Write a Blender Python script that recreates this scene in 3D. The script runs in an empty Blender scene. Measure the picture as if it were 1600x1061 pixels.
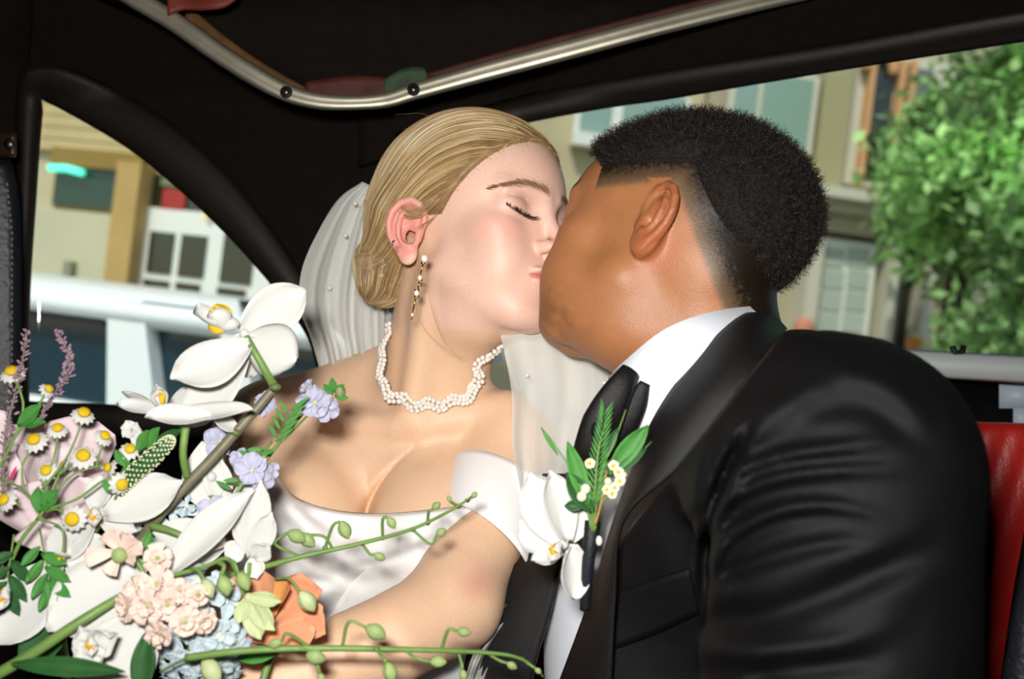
import bpy, bmesh, math, random
import numpy as np
from mathutils import Matrix, Vector
random.seed(7); RNG = np.random.default_rng(7)
# ------------------------------------------------------------------ camera, light, exposure
F = 1555.0                      # focal length in pixels of a 1600 px wide frame
ROLL = math.radians(7.0)        # the camera was held a little askew
CAM = np.array([0.0, 0.0, 1.10])
RM = np.array([[math.cos(ROLL), 0, -math.sin(ROLL)], [0, 1, 0], [math.sin(ROLL), 0, math.cos(ROLL)]])
def P(x, y, d):                 # photo pixel + distance in cm -> camera-aligned point in cm
    return np.array([(x - 800) / F * d, d, (530.5 - y) / F * d])
def W(p):                       # camera-aligned cm -> world metres
    return CAM + np.asarray(p, float) @ RM.T * 0.01
def PX(p):
    p = np.asarray(p, float); return np.stack([800 + p[..., 0] / p[..., 1] * F, 530.5 - p[..., 2] / p[..., 1] * F], -1)
sc = bpy.context.scene
COL = sc.collection
cd = bpy.data.cameras.new('camera'); cam = bpy.data.objects.new('camera', cd); COL.objects.link(cam)
cd.sensor_width = 36; cd.lens = F / 1600 * 36; cd.clip_start = 0.02; cd.clip_end = 400
cam.matrix_world = Matrix(((RM[0][0], RM[0][2], -RM[0][1], CAM[0]), (RM[1][0], RM[1][2], -RM[1][1], CAM[1]),
                           (RM[2][0], RM[2][2], -RM[2][1], CAM[2]), (0, 0, 0, 1)))
cd.dof.use_dof = True; cd.dof.focus_distance = 0.86; cd.dof.aperture_fstop = 5.0
sc.camera = cam
sc.view_settings.view_transform = 'Standard'; sc.view_settings.look = 'None'
sc.view_settings.exposure = 0.0; sc.view_settings.gamma = 1.0; sc.view_settings.use_curve_mapping = False
sc.cycles.use_denoising = True
sc.cycles.max_bounces = 8; sc.cycles.transparent_max_bounces = 24
world = bpy.data.worlds.new('sky'); sc.world = world; world.use_nodes = True
wn = world.node_tree; bgn = wn.nodes['Background']
sky = wn.nodes.new('ShaderNodeTexSky'); sky.sky_type = 'NISHITA'; sky.sun_disc = False
sky.sun_elevation = math.radians(48); sky.sun_rotation = math.radians(200)
wn.links.new(sky.outputs[0], bgn.inputs[0]); bgn.inputs[1].default_value = 0.20
sd = bpy.data.lights.new('sun', 'SUN'); sd.energy = 2.7; sd.angle = math.radians(1.0); sd.color = (1, .95, .86)
so = bpy.data.objects.new('sun', sd); COL.objects.link(so)
so.rotation_euler = Vector((0.35, 0.8, -1.1)).to_track_quat('-Z', 'Y').to_euler()
fd = bpy.data.lights.new('camera_flash', 'AREA'); fd.shape = 'RECTANGLE'; fd.size = .07; fd.size_y = .045
fd.energy = 10.5; fd.color = (1, .97, .93)
fo = bpy.data.objects.new('camera_flash', fd); COL.objects.link(fo)
fo.location = Vector(W((-4.5, -1, 7.5)))
fo.rotation_euler = (Vector(W((-2, 90, 0))) - fo.location).to_track_quat('-Z', 'Y').to_euler()
# ------------------------------------------------------------------ materials
MATS = {}
def srgb(c):
    if isinstance(c, str):
        c = c.lstrip('#'); c = [int(c[i:i + 2], 16) / 255 for i in (0, 2, 4)]
    return tuple(x / 12.92 if x <= .04045 else ((x + .055) / 1.055) ** 2.4 for x in c) + (1.0,)
def mat(name, color='#808080', rough=.5, metal=0, spec=.5, sss=0, sss_r=(1, .35, .2), sss_s=.01, noise=0, nscale=30, bump=0, bscale=200,
        vcol=None, sheen=0, alpha=1, emit=0, coat=0, trans=0, color2=None, stretch=None, aniso=0, transl=0):
    if name in MATS: return MATS[name]
    m = bpy.data.materials.new(name); m.use_nodes = True; nt = m.node_tree; N, L = nt.nodes, nt.links
    b = N['Principled BSDF']; I = b.inputs
    I['Base Color'].default_value = srgb(color); I['Roughness'].default_value = rough; I['Metallic'].default_value = metal
    I['Specular IOR Level'].default_value = spec
    if sss: I['Subsurface Weight'].default_value = sss; I['Subsurface Radius'].default_value = sss_r; I['Subsurface Scale'].default_value = sss_s
    if sheen: I['Sheen Weight'].default_value = sheen; I['Sheen Roughness'].default_value = .4
    if coat: I['Coat Weight'].default_value = coat; I['Coat Roughness'].default_value = .15
    if trans: I['Transmission Weight'].default_value = trans
    if alpha < 1: I['Alpha'].default_value = alpha
    if emit: I['Emission Color'].default_value = srgb(color); I['Emission Strength'].default_value = emit
    src = None
    if vcol:
        v = N.new('ShaderNodeVertexColor'); v.layer_name = vcol; src = v.outputs[0]
        L.new(src, I['Base Color'])
    tc = None
    def coord():
        nonlocal tc
        if tc is None:
            t = N.new('ShaderNodeTexCoord'); tc = t.outputs['Object']
            if stretch:
                mp = N.new('ShaderNodeMapping'); mp.inputs['Scale'].default_value = stretch; L.new(tc, mp.inputs[0]); tc = mp.outputs[0]
        return tc
    if noise:
        n = N.new('ShaderNodeTexNoise'); n.inputs['Scale'].default_value = nscale; n.inputs['Detail'].default_value = 4
        L.new(coord(), n.inputs['Vector'])
        mx = N.new('ShaderNodeMix'); mx.data_type = 'RGBA'
        rr = N.new('ShaderNodeValToRGB'); rr.color_ramp.elements[0].position = .35; rr.color_ramp.elements[1].position = .65
        L.new(n.outputs['Fac'], rr.inputs[0]); L.new(rr.outputs[0], mx.inputs[0])
        if color2:
            mx.inputs[6].default_value = srgb(color); mx.inputs[7].default_value = srgb(color2)
            L.new(mx.outputs[2], I['Base Color'])
        else:
            mt = N.new('ShaderNodeMath'); mt.operation = 'MULTIPLY_ADD'; L.new(rr.outputs[0], mt.inputs[0])
            mt.inputs[1].default_value = noise; mt.inputs[2].default_value = 1 - noise / 2
            vm = N.new('ShaderNodeVectorMath'); vm.operation = 'SCALE'
            if src: L.new(src, vm.inputs[0])
            else: vm.inputs[0].default_value = srgb(color)[:3]
            L.new(mt.outputs[0], vm.inputs['Scale']); L.new(vm.outputs[0], I['Base Color'])
    if bump:
        n = N.new('ShaderNodeTexNoise'); n.inputs['Scale'].default_value = bscale; n.inputs['Detail'].default_value = 3
        L.new(coord(), n.inputs['Vector'])
        bp = N.new('ShaderNodeBump'); bp.inputs['Strength'].default_value = bump; bp.inputs['Distance'].default_value = .001
        L.new(n.outputs['Fac'], bp.inputs['Height']); L.new(bp.outputs[0], I['Normal'])
    if transl:
        tr = N.new('ShaderNodeBsdfTranslucent'); tr.inputs[0].default_value = srgb(color)
        ms = N.new('ShaderNodeMixShader'); ms.inputs[0].default_value = transl
        out = N['Material Output']; L.new(b.outputs[0], ms.inputs[1]); L.new(tr.outputs[0], ms.inputs[2]); L.new(ms.outputs[0], out.inputs[0])
        if src: L.new(src, tr.inputs[0])
    MATS[name] = m; return m
# ------------------------------------------------------------------ objects
def thing(name, label, cat, base, group=None):
    o = bpy.data.objects.new(name, None); COL.objects.link(o); o.empty_display_size = .02
    o.location = Vector(W(base)); o['label'] = label; o['category'] = cat
    if group: o['group'] = group
    return o
def tag(o, label, cat, group=None):
    o['label'] = label; o['category'] = cat
    if group: o['group'] = group
    return o
def wloc(o):
    v = Vector((0, 0, 0))
    while o is not None: v = v + o.location; o = o.parent
    return np.array(v)
def obj(name, V, Fc, m, parent=None, kind=None, smooth=True, cols=None, world=False, base=None, label=None, mats=None, mi=None):
    """V in camera-aligned cm (or world metres if world)."""
    V = np.asarray(V, float)
    V = V if world else W(V)
    org = wloc(parent) if parent is not None else None
    if parent is None:
        org = V.mean(0) if base is None else W(base)
        loc = org
    else: loc = np.zeros(3)
    me = bpy.data.meshes.new(name)
    V = V - org
    if isinstance(Fc, np.ndarray) and Fc.ndim == 2:
        n, k = Fc.shape
        me.vertices.add(len(V)); me.vertices.foreach_set('co', V.astype(np.float32).ravel())
        me.loops.add(n * k); me.loops.foreach_set('vertex_index', Fc.astype(np.int32).ravel())
        me.polygons.add(n); me.polygons.foreach_set('loop_start', np.arange(0, n * k, k, dtype=np.int32))
        me.update(calc_edges=True)
    else:
        me.from_pydata([tuple(v) for v in V], [], [tuple(int(i) for i in f) for f in Fc]); me.update()
    if smooth: me.polygons.foreach_set('use_smooth', np.ones(len(me.polygons), bool))
    if cols is not None:
        a = me.color_attributes.new('Col', 'FLOAT_COLOR', 'POINT')
        c = np.ones((len(V), 4), np.float32); c[:, :3] = cols; a.data.foreach_set('color', c.ravel())
    if mats:
        for x in mats: me.materials.append(x)
        me.polygons.foreach_set('material_index', np.asarray(mi, np.int32))
    elif m: me.materials.append(m)
    o = bpy.data.objects.new(name, me); COL.objects.link(o); o.location = Vector(loc)
    if parent is not None: o.parent = parent
    if kind: o['kind'] = kind
    if label: o['label'] = label
    return o
def strands(name, curves, radii, m, parent, cols=None):
    """many fine hairs as one stuff part; curves: list of (n,3) arrays in cm"""
    h = bpy.data.hair_curves.new(name); h.add_curves([len(c) for c in curves])
    V = W(np.concatenate(curves)) - wloc(parent)
    h.points.foreach_set('position', V.astype(np.float32).ravel())
    r = np.concatenate(radii).astype(np.float32)
    a = h.attributes.get('radius') or h.attributes.new('radius', 'FLOAT', 'POINT'); a.data.foreach_set('value', r)
    if cols is not None:
        a = h.attributes.new('Col', 'FLOAT_COLOR', 'CURVE'); c = np.ones((len(curves), 4), np.float32); c[:, :3] = cols
        a.data.foreach_set('color', c.ravel())
    h.materials.append(m)
    o = bpy.data.objects.new(name, h); COL.objects.link(o); o.parent = parent; o['kind'] = 'stuff'
    return o
class MB:
    """collects pieces that make ONE mesh"""
    def __init__(s): s.V = []; s.F = []; s.n = 0; s.C = []
    def add(s, V, Fc, col=None):
        V = np.asarray(V, float); s.V.append(V)
        for f in Fc: s.F.append([int(i) + s.n for i in f])
        s.n += len(V)
        if col is not None: s.C.append(np.broadcast_to(np.asarray(col, float)[..., :3], (len(V), 3)))
        return s
    def build(s, name, m, parent=None, **k):
        cols = np.concatenate(s.C) if s.C and sum(map(len, s.C)) == s.n else None
        F4 = s.F
        if len(set(map(len, F4))) == 1: F4 = np.array(F4)
        return obj(name, np.concatenate(s.V), F4, m, parent, cols=cols, **k)
def nrm(v): v = np.asarray(v, float); return v / (np.linalg.norm(v, axis=-1, keepdims=True) + 1e-12)
def catmull(pts, n=8, closed=False):
    p = np.asarray(pts, float)
    if closed: q = np.concatenate([p[-1:], p, p[:2]]); m = len(p)
    else: q = np.concatenate([2 * p[:1] - p[1:2], p, 2 * p[-1:] - p[-2:-1]]); m = len(p) - 1
    out = []
    for i in range(m):
        a, b, c, d = q[i:i + 4]
        for t in np.linspace(0, 1, n, endpoint=False):
            out.append(.5 * ((2 * b) + (-a + c) * t + (2 * a - 5 * b + 4 * c - d) * t * t + (-a + 3 * b - 3 * c + d) * t ** 3))
    if not closed: out.append(p[-1])
    return np.array(out)
def frames(p):
    t = nrm(np.gradient(p, axis=0)); u = np.cross(t[0], [0.13, 1, .21]); u = nrm(u); U = []
    for k in range(len(p)):
        u = nrm(u - t[k] * (u @ t[k])); U.append(u)
    U = np.array(U); return t, U, np.cross(t, U)
def tube(path, r, sides=8, flat=1.0, cap=True, up=None):
    p = np.asarray(path, float); n = len(p); r = np.broadcast_to(np.asarray(r, float), (n,))
    t, U, B = frames(p)
    if up is not None:
        U = nrm(np.cross(t, np.broadcast_to(up, t.shape))); B = np.cross(t, U)
    a = np.linspace(0, 2 * np.pi, sides, endpoint=False)
    V = p[:, None] + r[:, None, None] * (np.cos(a)[None, :, None] * U[:, None] + flat * np.sin(a)[None, :, None] * B[:, None])
    V = V.reshape(-1, 3); Fc = []
    for i in range(n - 1):
        for j in range(sides):
            k = (j + 1) % sides; Fc.append((i * sides + j, i * sides + k, (i + 1) * sides + k, (i + 1) * sides + j))
    if cap:
        V = np.vstack([V, p[:1], p[-1:]]); c0, c1 = n * sides, n * sides + 1
        for j in range(sides):
            k = (j + 1) % sides; Fc.append((c0, k, j, j)); Fc.append((c1, (n - 1) * sides + j, (n - 1) * sides + k, (n - 1) * sides + k))
        Fc = [tuple(dict.fromkeys(f)) for f in Fc]
    return V, Fc
def ball(c, r, nu=10, nv=7, axes=None):
    """ellipsoid; r scalar or 3; axes 3x3 rows"""
    r = np.broadcast_to(np.asarray(r, float), (3,)); V = [[0, 0, 1.]]
    for i in range(1, nv):
        th = math.pi * i / nv
        for j in range(nu):
            ph = 2 * math.pi * j / nu; V.append([math.sin(th) * math.cos(ph), math.sin(th) * math.sin(ph), math.cos(th)])
    V.append([0, 0, -1.]); V = np.array(V) * r
    if axes is not None: V = V @ np.asarray(axes)
    Fc = [(0, 1 + j, 1 + (j + 1) % nu) for j in range(nu)]
    for i in range(nv - 2):
        for j in range(nu):
            k = (j + 1) % nu; a = 1 + i * nu; Fc.append((a + j, a + nu + j, a + nu + k, a + k))
    a = 1 + (nv - 2) * nu
    Fc += [(len(V) - 1, a + (j + 1) % nu, a + j) for j in range(nu)]
    return V + np.asarray(c), Fc
def grid_faces(n, m, off=0):
    i, j = np.meshgrid(np.arange(n - 1), np.arange(m - 1), indexing='ij'); a = (i * m + j).ravel() + off
    return np.stack([a, a + 1, a + m + 1, a + m], 1)
def thicken(V, Fc, t):
    """closed slab from an open quad sheet"""
    V = np.asarray(V, float); Fc = [tuple(f) for f in Fc]; N = np.zeros_like(V)
    for k in range(len(Fc[0])):
        pass
    A = np.array([f[:4] if len(f) >= 4 else tuple(f) + (f[-1],) for f in Fc])
    fn = np.cross(V[A[:, 2]] - V[A[:, 0]], V[A[:, 3]] - V[A[:, 1]])
    for k in range(4): np.add.at(N, A[:, k], fn)
    N = nrm(N); n = len(V); V2 = np.vstack([V + N * t / 2, V - N * t / 2])
    F2 = list(Fc) + [tuple(i + n for i in f[::-1]) for f in Fc]
    cnt = {}
    for f in Fc:
        for a, b in zip(f, f[1:] + f[:1]):
            if a == b: continue
            cnt[(a, b)] = cnt.get((a, b), 0) + 1
    for (a, b) in list(cnt):
        if (b, a) not in cnt: F2.append((b, a, a + n, b + n))
    return V2, F2
def quadbox(c, s, ax=None):
    c = np.asarray(c, float); s = np.asarray(s, float) / 2
    V = np.array([[x, y, z] for x in (-1, 1) for y in (-1, 1) for z in (-1, 1)]) * s
    if ax is not None: V = V @ np.asarray(ax)
    return V + c, [(0, 1, 3, 2), (4, 6, 7, 5), (0, 4, 5, 1), (2, 3, 7, 6), (0, 2, 6, 4), (1, 5, 7, 3)]
def vnoise(p, seed=0):
    """cheap smooth 3-D value noise in [-1,1]"""
    p = np.asarray(p, float); i = np.floor(p).astype(np.int64); f = p - i; f = f * f * (3 - 2 * f); out = 0
    for dx in (0, 1):
        for dy in (0, 1):
            for dz in (0, 1):
                h = ((i[..., 0] + dx) * 73856093 ^ (i[..., 1] + dy) * 19349663 ^ (i[..., 2] + dz) * 83492791 ^ (seed * 2654435))
                h = (h * 2654435761) & 0xffffffff; h = (h ^ (h >> 15)) * 2246822519 & 0xffffffff; h = (h ^ (h >> 13)) & 0xffffff
                w = (f[..., 0] if dx else 1 - f[..., 0]) * (f[..., 1] if dy else 1 - f[..., 1]) * (f[..., 2] if dz else 1 - f[..., 2])
                out = out + w * (h / 0x7fffff - 1)
    return out
# ------------------------------------------------------------------ signed distance modelling (all in cm)
def sell(p, c, r, ax=None):
    q = p - np.asarray(c, p.dtype)
    if ax is not None: q = q @ np.asarray(ax, p.dtype).T
    q = q / np.asarray(r, p.dtype); k0 = np.sqrt((q * q).sum(1)); q = q / np.asarray(r, p.dtype); k1 = np.sqrt((q * q).sum(1)) + 1e-6
    return k0 * (k0 - 1) / k1
def scap(p, a, b, ra, rb=None):
    rb = ra if rb is None else rb; a = np.asarray(a, p.dtype); b = np.asarray(b, p.dtype); ab = b - a
    h = np.clip(((p - a) @ ab) / (ab @ ab), 0, 1); q = p - a - h[:, None] * ab
    return np.sqrt((q * q).sum(1)) - (ra + (rb - ra) * h)
def spath(p, pts, rs, k=.1):
    d = None
    for i in range(len(pts) - 1):
        e = scap(p, pts[i], pts[i + 1], rs[i], rs[i + 1]); d = e if d is None else np.minimum(d, e)
    return d
def smin(a, b, k):
    h = np.maximum(k - np.abs(a - b), 0) / k; return np.minimum(a, b) - h * h * k * .25
def smax(a, b, k): return -smin(-a, -b, k)
def axis_grid(lo, hi, coarse, fine=None, f0=None, f1=None):
    if fine is None:
        return np.linspace(lo, hi, int(math.ceil((hi - lo) / coarse / 4)) * 4 + 1)
    x = [lo]
    while x[-1] < hi:
        c = x[-1]; d = max(f0 - c, c - f1, 0); x.append(c + min(coarse, fine + d * .25))
    while (len(x) - 1) % 4: x.append(x[-1] + coarse)
    return np.array(x)
def mesh_sdf(f, gx, gy, gz, project=2):
    nx, ny, nz = len(gx), len(gy), len(gz); S = 4
    cx, cy, cz = gx[::S], gy[::S], gz[::S]
    G = np.stack(np.meshgrid(cx, cy, cz, indexing='ij'), -1).reshape(-1, 3).astype(np.float32)
    c = np.concatenate([f(G[i:i + 200000]) for i in range(0, len(G), 200000)]).reshape(len(cx), len(cy), len(cz))
    hx = np.maximum(np.append(np.diff(cx), 0), np.append(0, np.diff(cx))); hy = np.maximum(np.append(np.diff(cy), 0), np.append(0, np.diff(cy)))
    hz = np.maximum(np.append(np.diff(cz), 0), np.append(0, np.diff(cz)))
    H = np.sqrt(hx[:, None, None] ** 2 + hy[None, :, None] ** 2 + hz[None, None, :] ** 2)
    near = np.abs(c) < H * .95
    cell = np.zeros((len(cx) - 1, len(cy) - 1, len(cz) - 1), bool)
    sg = c < 0; cnt = np.zeros(cell.shape, int)
    for a in (0, 1):
        for b in (0, 1):
            for e in (0, 1):
                sl = (slice(a, a + cell.shape[0]), slice(b, b + cell.shape[1]), slice(e, e + cell.shape[2]))
                cell |= near[sl]; cnt += sg[sl]
    cell |= (cnt > 0) & (cnt < 8)
    val = np.where(np.repeat(np.repeat(np.repeat(cnt > 4, S, 0), S, 1), S, 2), -1., 1.).astype(np.float32)
    val = np.pad(val, ((0, 1), (0, 1), (0, 1)), mode='edge')
    m = np.zeros(val.shape, bool); ci = np.argwhere(cell) * S
    mm = np.repeat(np.repeat(np.repeat(cell, S, 0), S, 1), S, 2)
    for a in (0, 1):
        for b in (0, 1):
            for e in (0, 1): m[a:a + mm.shape[0], b:b + mm.shape[1], e:e + mm.shape[2]] |= mm
    idx = np.argwhere(m); out = np.empty(len(idx), np.float32)
    for i in range(0, len(idx), 300000):
        k = idx[i:i + 300000]; out[i:i + 300000] = f(np.stack([gx[k[:, 0]], gy[k[:, 1]], gz[k[:, 2]]], 1).astype(np.float32))
    val[m] = out
    # close at the box sides
    for ax in range(3):
        for e in (0, -1):
            s = [slice(None)] * 3; s[ax] = e; val[tuple(s)] = np.maximum(val[tuple(s)], .01)
    ins = val < 0; n = np.zeros((nx - 1, ny - 1, nz - 1), np.int8)
    for a in (0, 1):
        for b in (0, 1):
            for e in (0, 1): n += ins[a:a + nx - 1, b:b + ny - 1, e:e + nz - 1]
    act = (n > 0) & (n < 8); ci = np.argwhere(act); vid = np.full(act.shape, -1, np.int32); vid[act] = np.arange(len(ci))
    acc = np.zeros((len(ci), 3)); w = np.zeros(len(ci)); g = (gx, gy, gz)
    for ax in range(3):
        o1, o2 = [(1, 2), (0, 2), (0, 1)][ax]
        for a in (0, 1):
            for b in (0, 1):
                c0 = ci.copy(); c0[:, o1] += a; c0[:, o2] += b; c1 = c0.copy(); c1[:, ax] += 1
                v0 = val[c0[:, 0], c0[:, 1], c0[:, 2]]; v1 = val[c1[:, 0], c1[:, 1], c1[:, 2]]; x = (v0 < 0) != (v1 < 0)
                t = np.where(x, v0 / np.where(x, v0 - v1, 1), 0)
                q = np.zeros((len(ci), 3)); q[:, ax] = g[ax][c0[:, ax]] + t * (g[ax][c1[:, ax]] - g[ax][c0[:, ax]])
                q[:, o1] = g[o1][c0[:, o1]]; q[:, o2] = g[o2][c0[:, o2]]
                acc += q * x[:, None]; w += x
    V = acc / w[:, None]
    Fs = []
    for ax in range(3):
        o1, o2 = [(1, 2), (2, 0), (0, 1)][ax]
        sl0 = [slice(1, -1)] * 3; sl0[ax] = slice(0, -1); sl1 = [slice(1, -1)] * 3; sl1[ax] = slice(1, None)
        a0, a1 = ins[tuple(sl0)], ins[tuple(sl1)]; x = np.argwhere(a0 != a1); fl = a0[a0 != a1]
        e = x.copy(); e[:, o1] += 1; e[:, o2] += 1
        def cid(d1, d2):
            k = e.copy(); k[:, o1] -= d1; k[:, o2] -= d2; return vid[k[:, 0], k[:, 1], k[:, 2]]
        q = np.stack([cid(1, 1), cid(0, 1), cid(0, 0), cid(1, 0)], 1); q[~fl] = q[~fl][:, ::-1]; Fs.append(q)
    Fq = np.concatenate(Fs); Fq = Fq[(Fq >= 0).all(1)]
    inside = np.ones(len(V), bool)
    for ax, gg in enumerate((gx, gy, gz)): inside &= (V[:, ax] > gg[1]) & (V[:, ax] < gg[-2])
    for _ in range(project):
        d, N = sdf_grad(f, V[inside]); V[inside] = V[inside] - N * np.clip(d, -.1, .1)[:, None] * .8
    return V, Fq
def sdf_grad(f, V, h=.02):
    V = np.asarray(V); out = np.empty((len(V), 4))
    for i in range(0, len(V), 200000):
        v = V[i:i + 200000].astype(np.float32); d0 = f(v); g = []
        for ax in range(3):
            e = np.zeros(3, np.float32); e[ax] = h; g.append((f(v + e) - f(v - e)) / (2 * h))
        out[i:i + 200000, 0] = d0; out[i:i + 200000, 1:] = np.stack(g, 1)
    L = np.linalg.norm(out[:, 1:], axis=1, keepdims=True) + 1e-9
    return out[:, 0] / np.maximum(L[:, 0], .3), out[:, 1:] / L
def raymarch(f, xy, d0=40, d1=150, steps=60):
    """photo pixels -> distance (cm) at which the surface is met"""
    xy = np.asarray(xy, float); dr = np.stack([(xy[:, 0] - 800) / F, np.ones(len(xy)), (530.5 - xy[:, 1]) / F], 1)
    s = np.linalg.norm(dr, axis=1); t = np.full(len(xy), float(d0)); best = np.full(len(xy), 1e9); bt = t.copy()
    for _ in range(steps):
        d = f((dr * t[:, None]).astype(np.float32)); b = d < best; best = np.where(b, d, best); bt = np.where(b, t, bt)
        t = np.minimum(t + np.clip(d, -3, 8) / s * .8, d1)
    ok = np.abs(f((dr * t[:, None]).astype(np.float32))) < .2
    return np.where(ok, t, bt), ok
# ------------------------------------------------------------------ the car around them
lining = mat('headlining', '#150e0a', rough=.85, spec=.15, noise=.3, nscale=60, bump=.6, bscale=900)
rubber = mat('window_rubber', '#1b140f', rough=.55, spec=.3, bump=.3, bscale=300)
dark = mat('dark_interior', '#0d0b0a', rough=.9, spec=.1)
def depth_at(x, y):                      # the trim bends forward to the right and overhead
    d = 132 - max(0, x - 800) * .022 - max(0, 60 - x) * .03
    return d - max(0, 150 - y) * .06
def strip(name, A, B, n=40, m=12, t=1.2, material=None, parent=None, kind='structure', off=0, dep=None, smooth=True, sag=0, nosm=False):
    def rs(c, k):
        c = np.array(c, float); c = c if nosm else catmull(c, 8); s_ = np.r_[0, np.cumsum(np.linalg.norm(np.diff(c, axis=0), axis=1))]; u = np.linspace(0, s_[-1], k)
        return np.stack([np.interp(u, s_, c[:, i]) for i in range(c.shape[1])], 1)
    a, b = rs(A, n), rs(B, n); G = np.zeros((n, m, 3))
    for i in range(n):
        for j in range(m):
            w = j / (m - 1); x, y = (a[i] * (1 - w) + b[i] * w)[:2]; G[i, j] = P(x, y, (dep or depth_at)(x, y) + off - sag * math.sin(w * math.pi))
    V, Fc = thicken(G.reshape(-1, 3), grid_faces(n, m), t)
    o = obj(name, V, Fc, material or lining, parent, smooth=smooth)
    if kind and parent is None: o['kind'] = kind
    return o
WIN = [(36, 645), (36, 470), (46, 330), (62, 151), (66, 151), (130, 184), (210, 235), (290, 300), (360, 368), (420, 432), (462, 486), (500, 560), (520, 660)]
RAILC = [(120, -60), (200, -10), (270, 32), (350, 88), (430, 136), (485, 155), (540, 160), (600, 156), (650, 141), (760, 110), (900, 73), (1040, 36), (1200, -3), (1330, -32), (1500, -75)]
strip('wall_left', [(-500, -260), (-500, 300), (-500, 1300)], [(60, -260), (40, 300), (36, 1300)], 20, 12, 2, lining)
strip('trim_1', [(20, 151), (-40, 20), (60, -120), (200, -10), (350, 88), (485, 155), (640, 146), (760, 112)], [(36, 152), (62, 149), (66, 149), (130, 182), (290, 298), (420, 430), (560, 556), (640, 760)], 60, 20, 2, lining, off=2.5)
strip('trim_2', [(590, 120), (590, 300), (590, 560), (600, 900)], [(790, 80), (735, 300), (745, 560), (760, 900)], 20, 10, 2, lining, off=5)
strip('trim_3', [(560, 160), (640, 146), (760, 112), (900, 75), (1040, 38), (1200, -1), (1500, -75), (1900, -160)], [(560, 262), (690, 220), (830, 186), (960, 163), (1090, 140), (1300, 104), (1500, 73), (1900, 10)], 60, 12, 1.5, lining)
strip('trim_4', [(620, 215), (830, 152), (1040, 112), (1300, 72), (1600, 18), (1900, -20)], [(620, 237), (830, 186), (1040, 149), (1300, 104), (1600, 56), (1900, 8)], 50, 6, 1.4, rubber, off=-2.2, sag=.9)
strip('wall_back', [(-500, 652), (200, 655), (700, 690), (1000, 720)], [(-500, 1500), (200, 1500), (700, 1500), (1000, 1500)], 20, 8, 2, dark)
strip('trim_5', [(30, 634), (200, 640), (520, 652)], [(30, 668), (200, 674), (520, 690)], 20, 6, 2.5, rubber, off=-2, sag=.6)
# recess of the roof above the chrome strip
strip('ceiling', [(-200, -420), (300, -420), (800, -420), (1300, -420), (1800, -420)], [(100, -40), (360, 78), (560, 152), (900, 64), (1500, -84)], 50, 14, 2, lining, dep=lambda x, y: 121 - max(0, 20 - y) * .1)
# chrome strip with its screws
rail_m = mat('worn_chrome', '#a39d8b', rough=.42, metal=.8, noise=.35, nscale=9, bump=.2, bscale=60)
rp = catmull(RAILC, 10); n = len(rp); V = []; prof = [(-1.2, .4), (-1.12, .05), (-.9, -.18), (-.3, -.12), (.3, -.10), (.9, -.22), (1.12, .05), (1.2, .4)]
pc = np.array([P(x, y, 112 - .004 * abs(x - 600)) for x, y in rp]); t_, _, _ = frames(pc); nb = nrm(np.cross(t_, (0, 1, 0)))
rail = thing('chrome_strip', 'long curved chrome strip with screws edging the black roof lining', 'trim', pc[n // 2])
for i in range(n):
    for a, b in prof: V.append(pc[i] + nb[i] * a * (.62 + .25 * min(1, abs(i - n * .45) / 30)) + np.array([0, 1, 0]) * b)
V, Fc = thicken(V, grid_faces(n, len(prof)), .12); obj('strip', V, Fc, rail_m, rail)
steel = mat('screw_steel', '#6d6860', rough=.35, metal=1); hole = mat('screw_recess', '#0b0a09', rough=.6)
for x, y in ((274, 30), (447, 144), (646, 140), (1038, 35)):
    V, Fc = ball(P(x, y, 111.2), (.72, .3, .72), 16, 8); s_ = obj('screw', V, Fc, hole, rail)
    V, Fc = ball(P(x, y, 110.95), (.42, .3, .42), 12, 6); obj('screw_head', V, Fc, steel, s_)
rust = mat('red_primer', '#4a1c12', rough=.7, noise=.6, nscale=40, bump=.5, bscale=200); ochre = mat('old_glue', '#5b3d16', rough=.8, noise=.5, nscale=50); verd = mat('green_paint', '#2c4026', rough=.7, noise=.7, nscale=60)
def daub(name, pts, m, d=117, t=.3, parent=None, w=None):
    A = [p[:2] for p in pts]; B = [(p[0], p[1] + p[2]) for p in pts]
    return strip(name, A, B, 24, 5, t, m, parent, kind=None, dep=lambda x, y: d + .12 * math.sin(x * .07), off=0)
pr = thing('roof_flange', 'rusty red and ochre painted flange showing above the chrome strip', 'flange', P(560, 130, 117))
daub('ochre_edge', [(290, 5, 40), (340, 48, 26), (400, 92, 28), (450, 122, 22), (480, 138, 12)], ochre, 116, .3, pr)
daub('red_edge', [(478, 128, 28), (540, 120, 36), (585, 120, 34), (620, 128, 12)], rust, 115.5, .3, pr)
daub('green_edge', [(600, 124, 22), (630, 108, 34), (660, 106, 30), (668, 118, 12)], verd, 115, .3, pr)
daub('red_edge', [(662, 116, 16), (760, 88, 18), (900, 50, 18), (1040, 14, 18), (1200, -26, 18)], rust, 116, .3, pr)
daub('red_patch', [(262, -6, 30), (285, -14, 30), (320, -20, 36), (350, -18, 30), (372, -16, 14)], mat('orange_primer', '#6e200c', rough=.6, noise=.4, nscale=30), 110, .4, pr)
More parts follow.
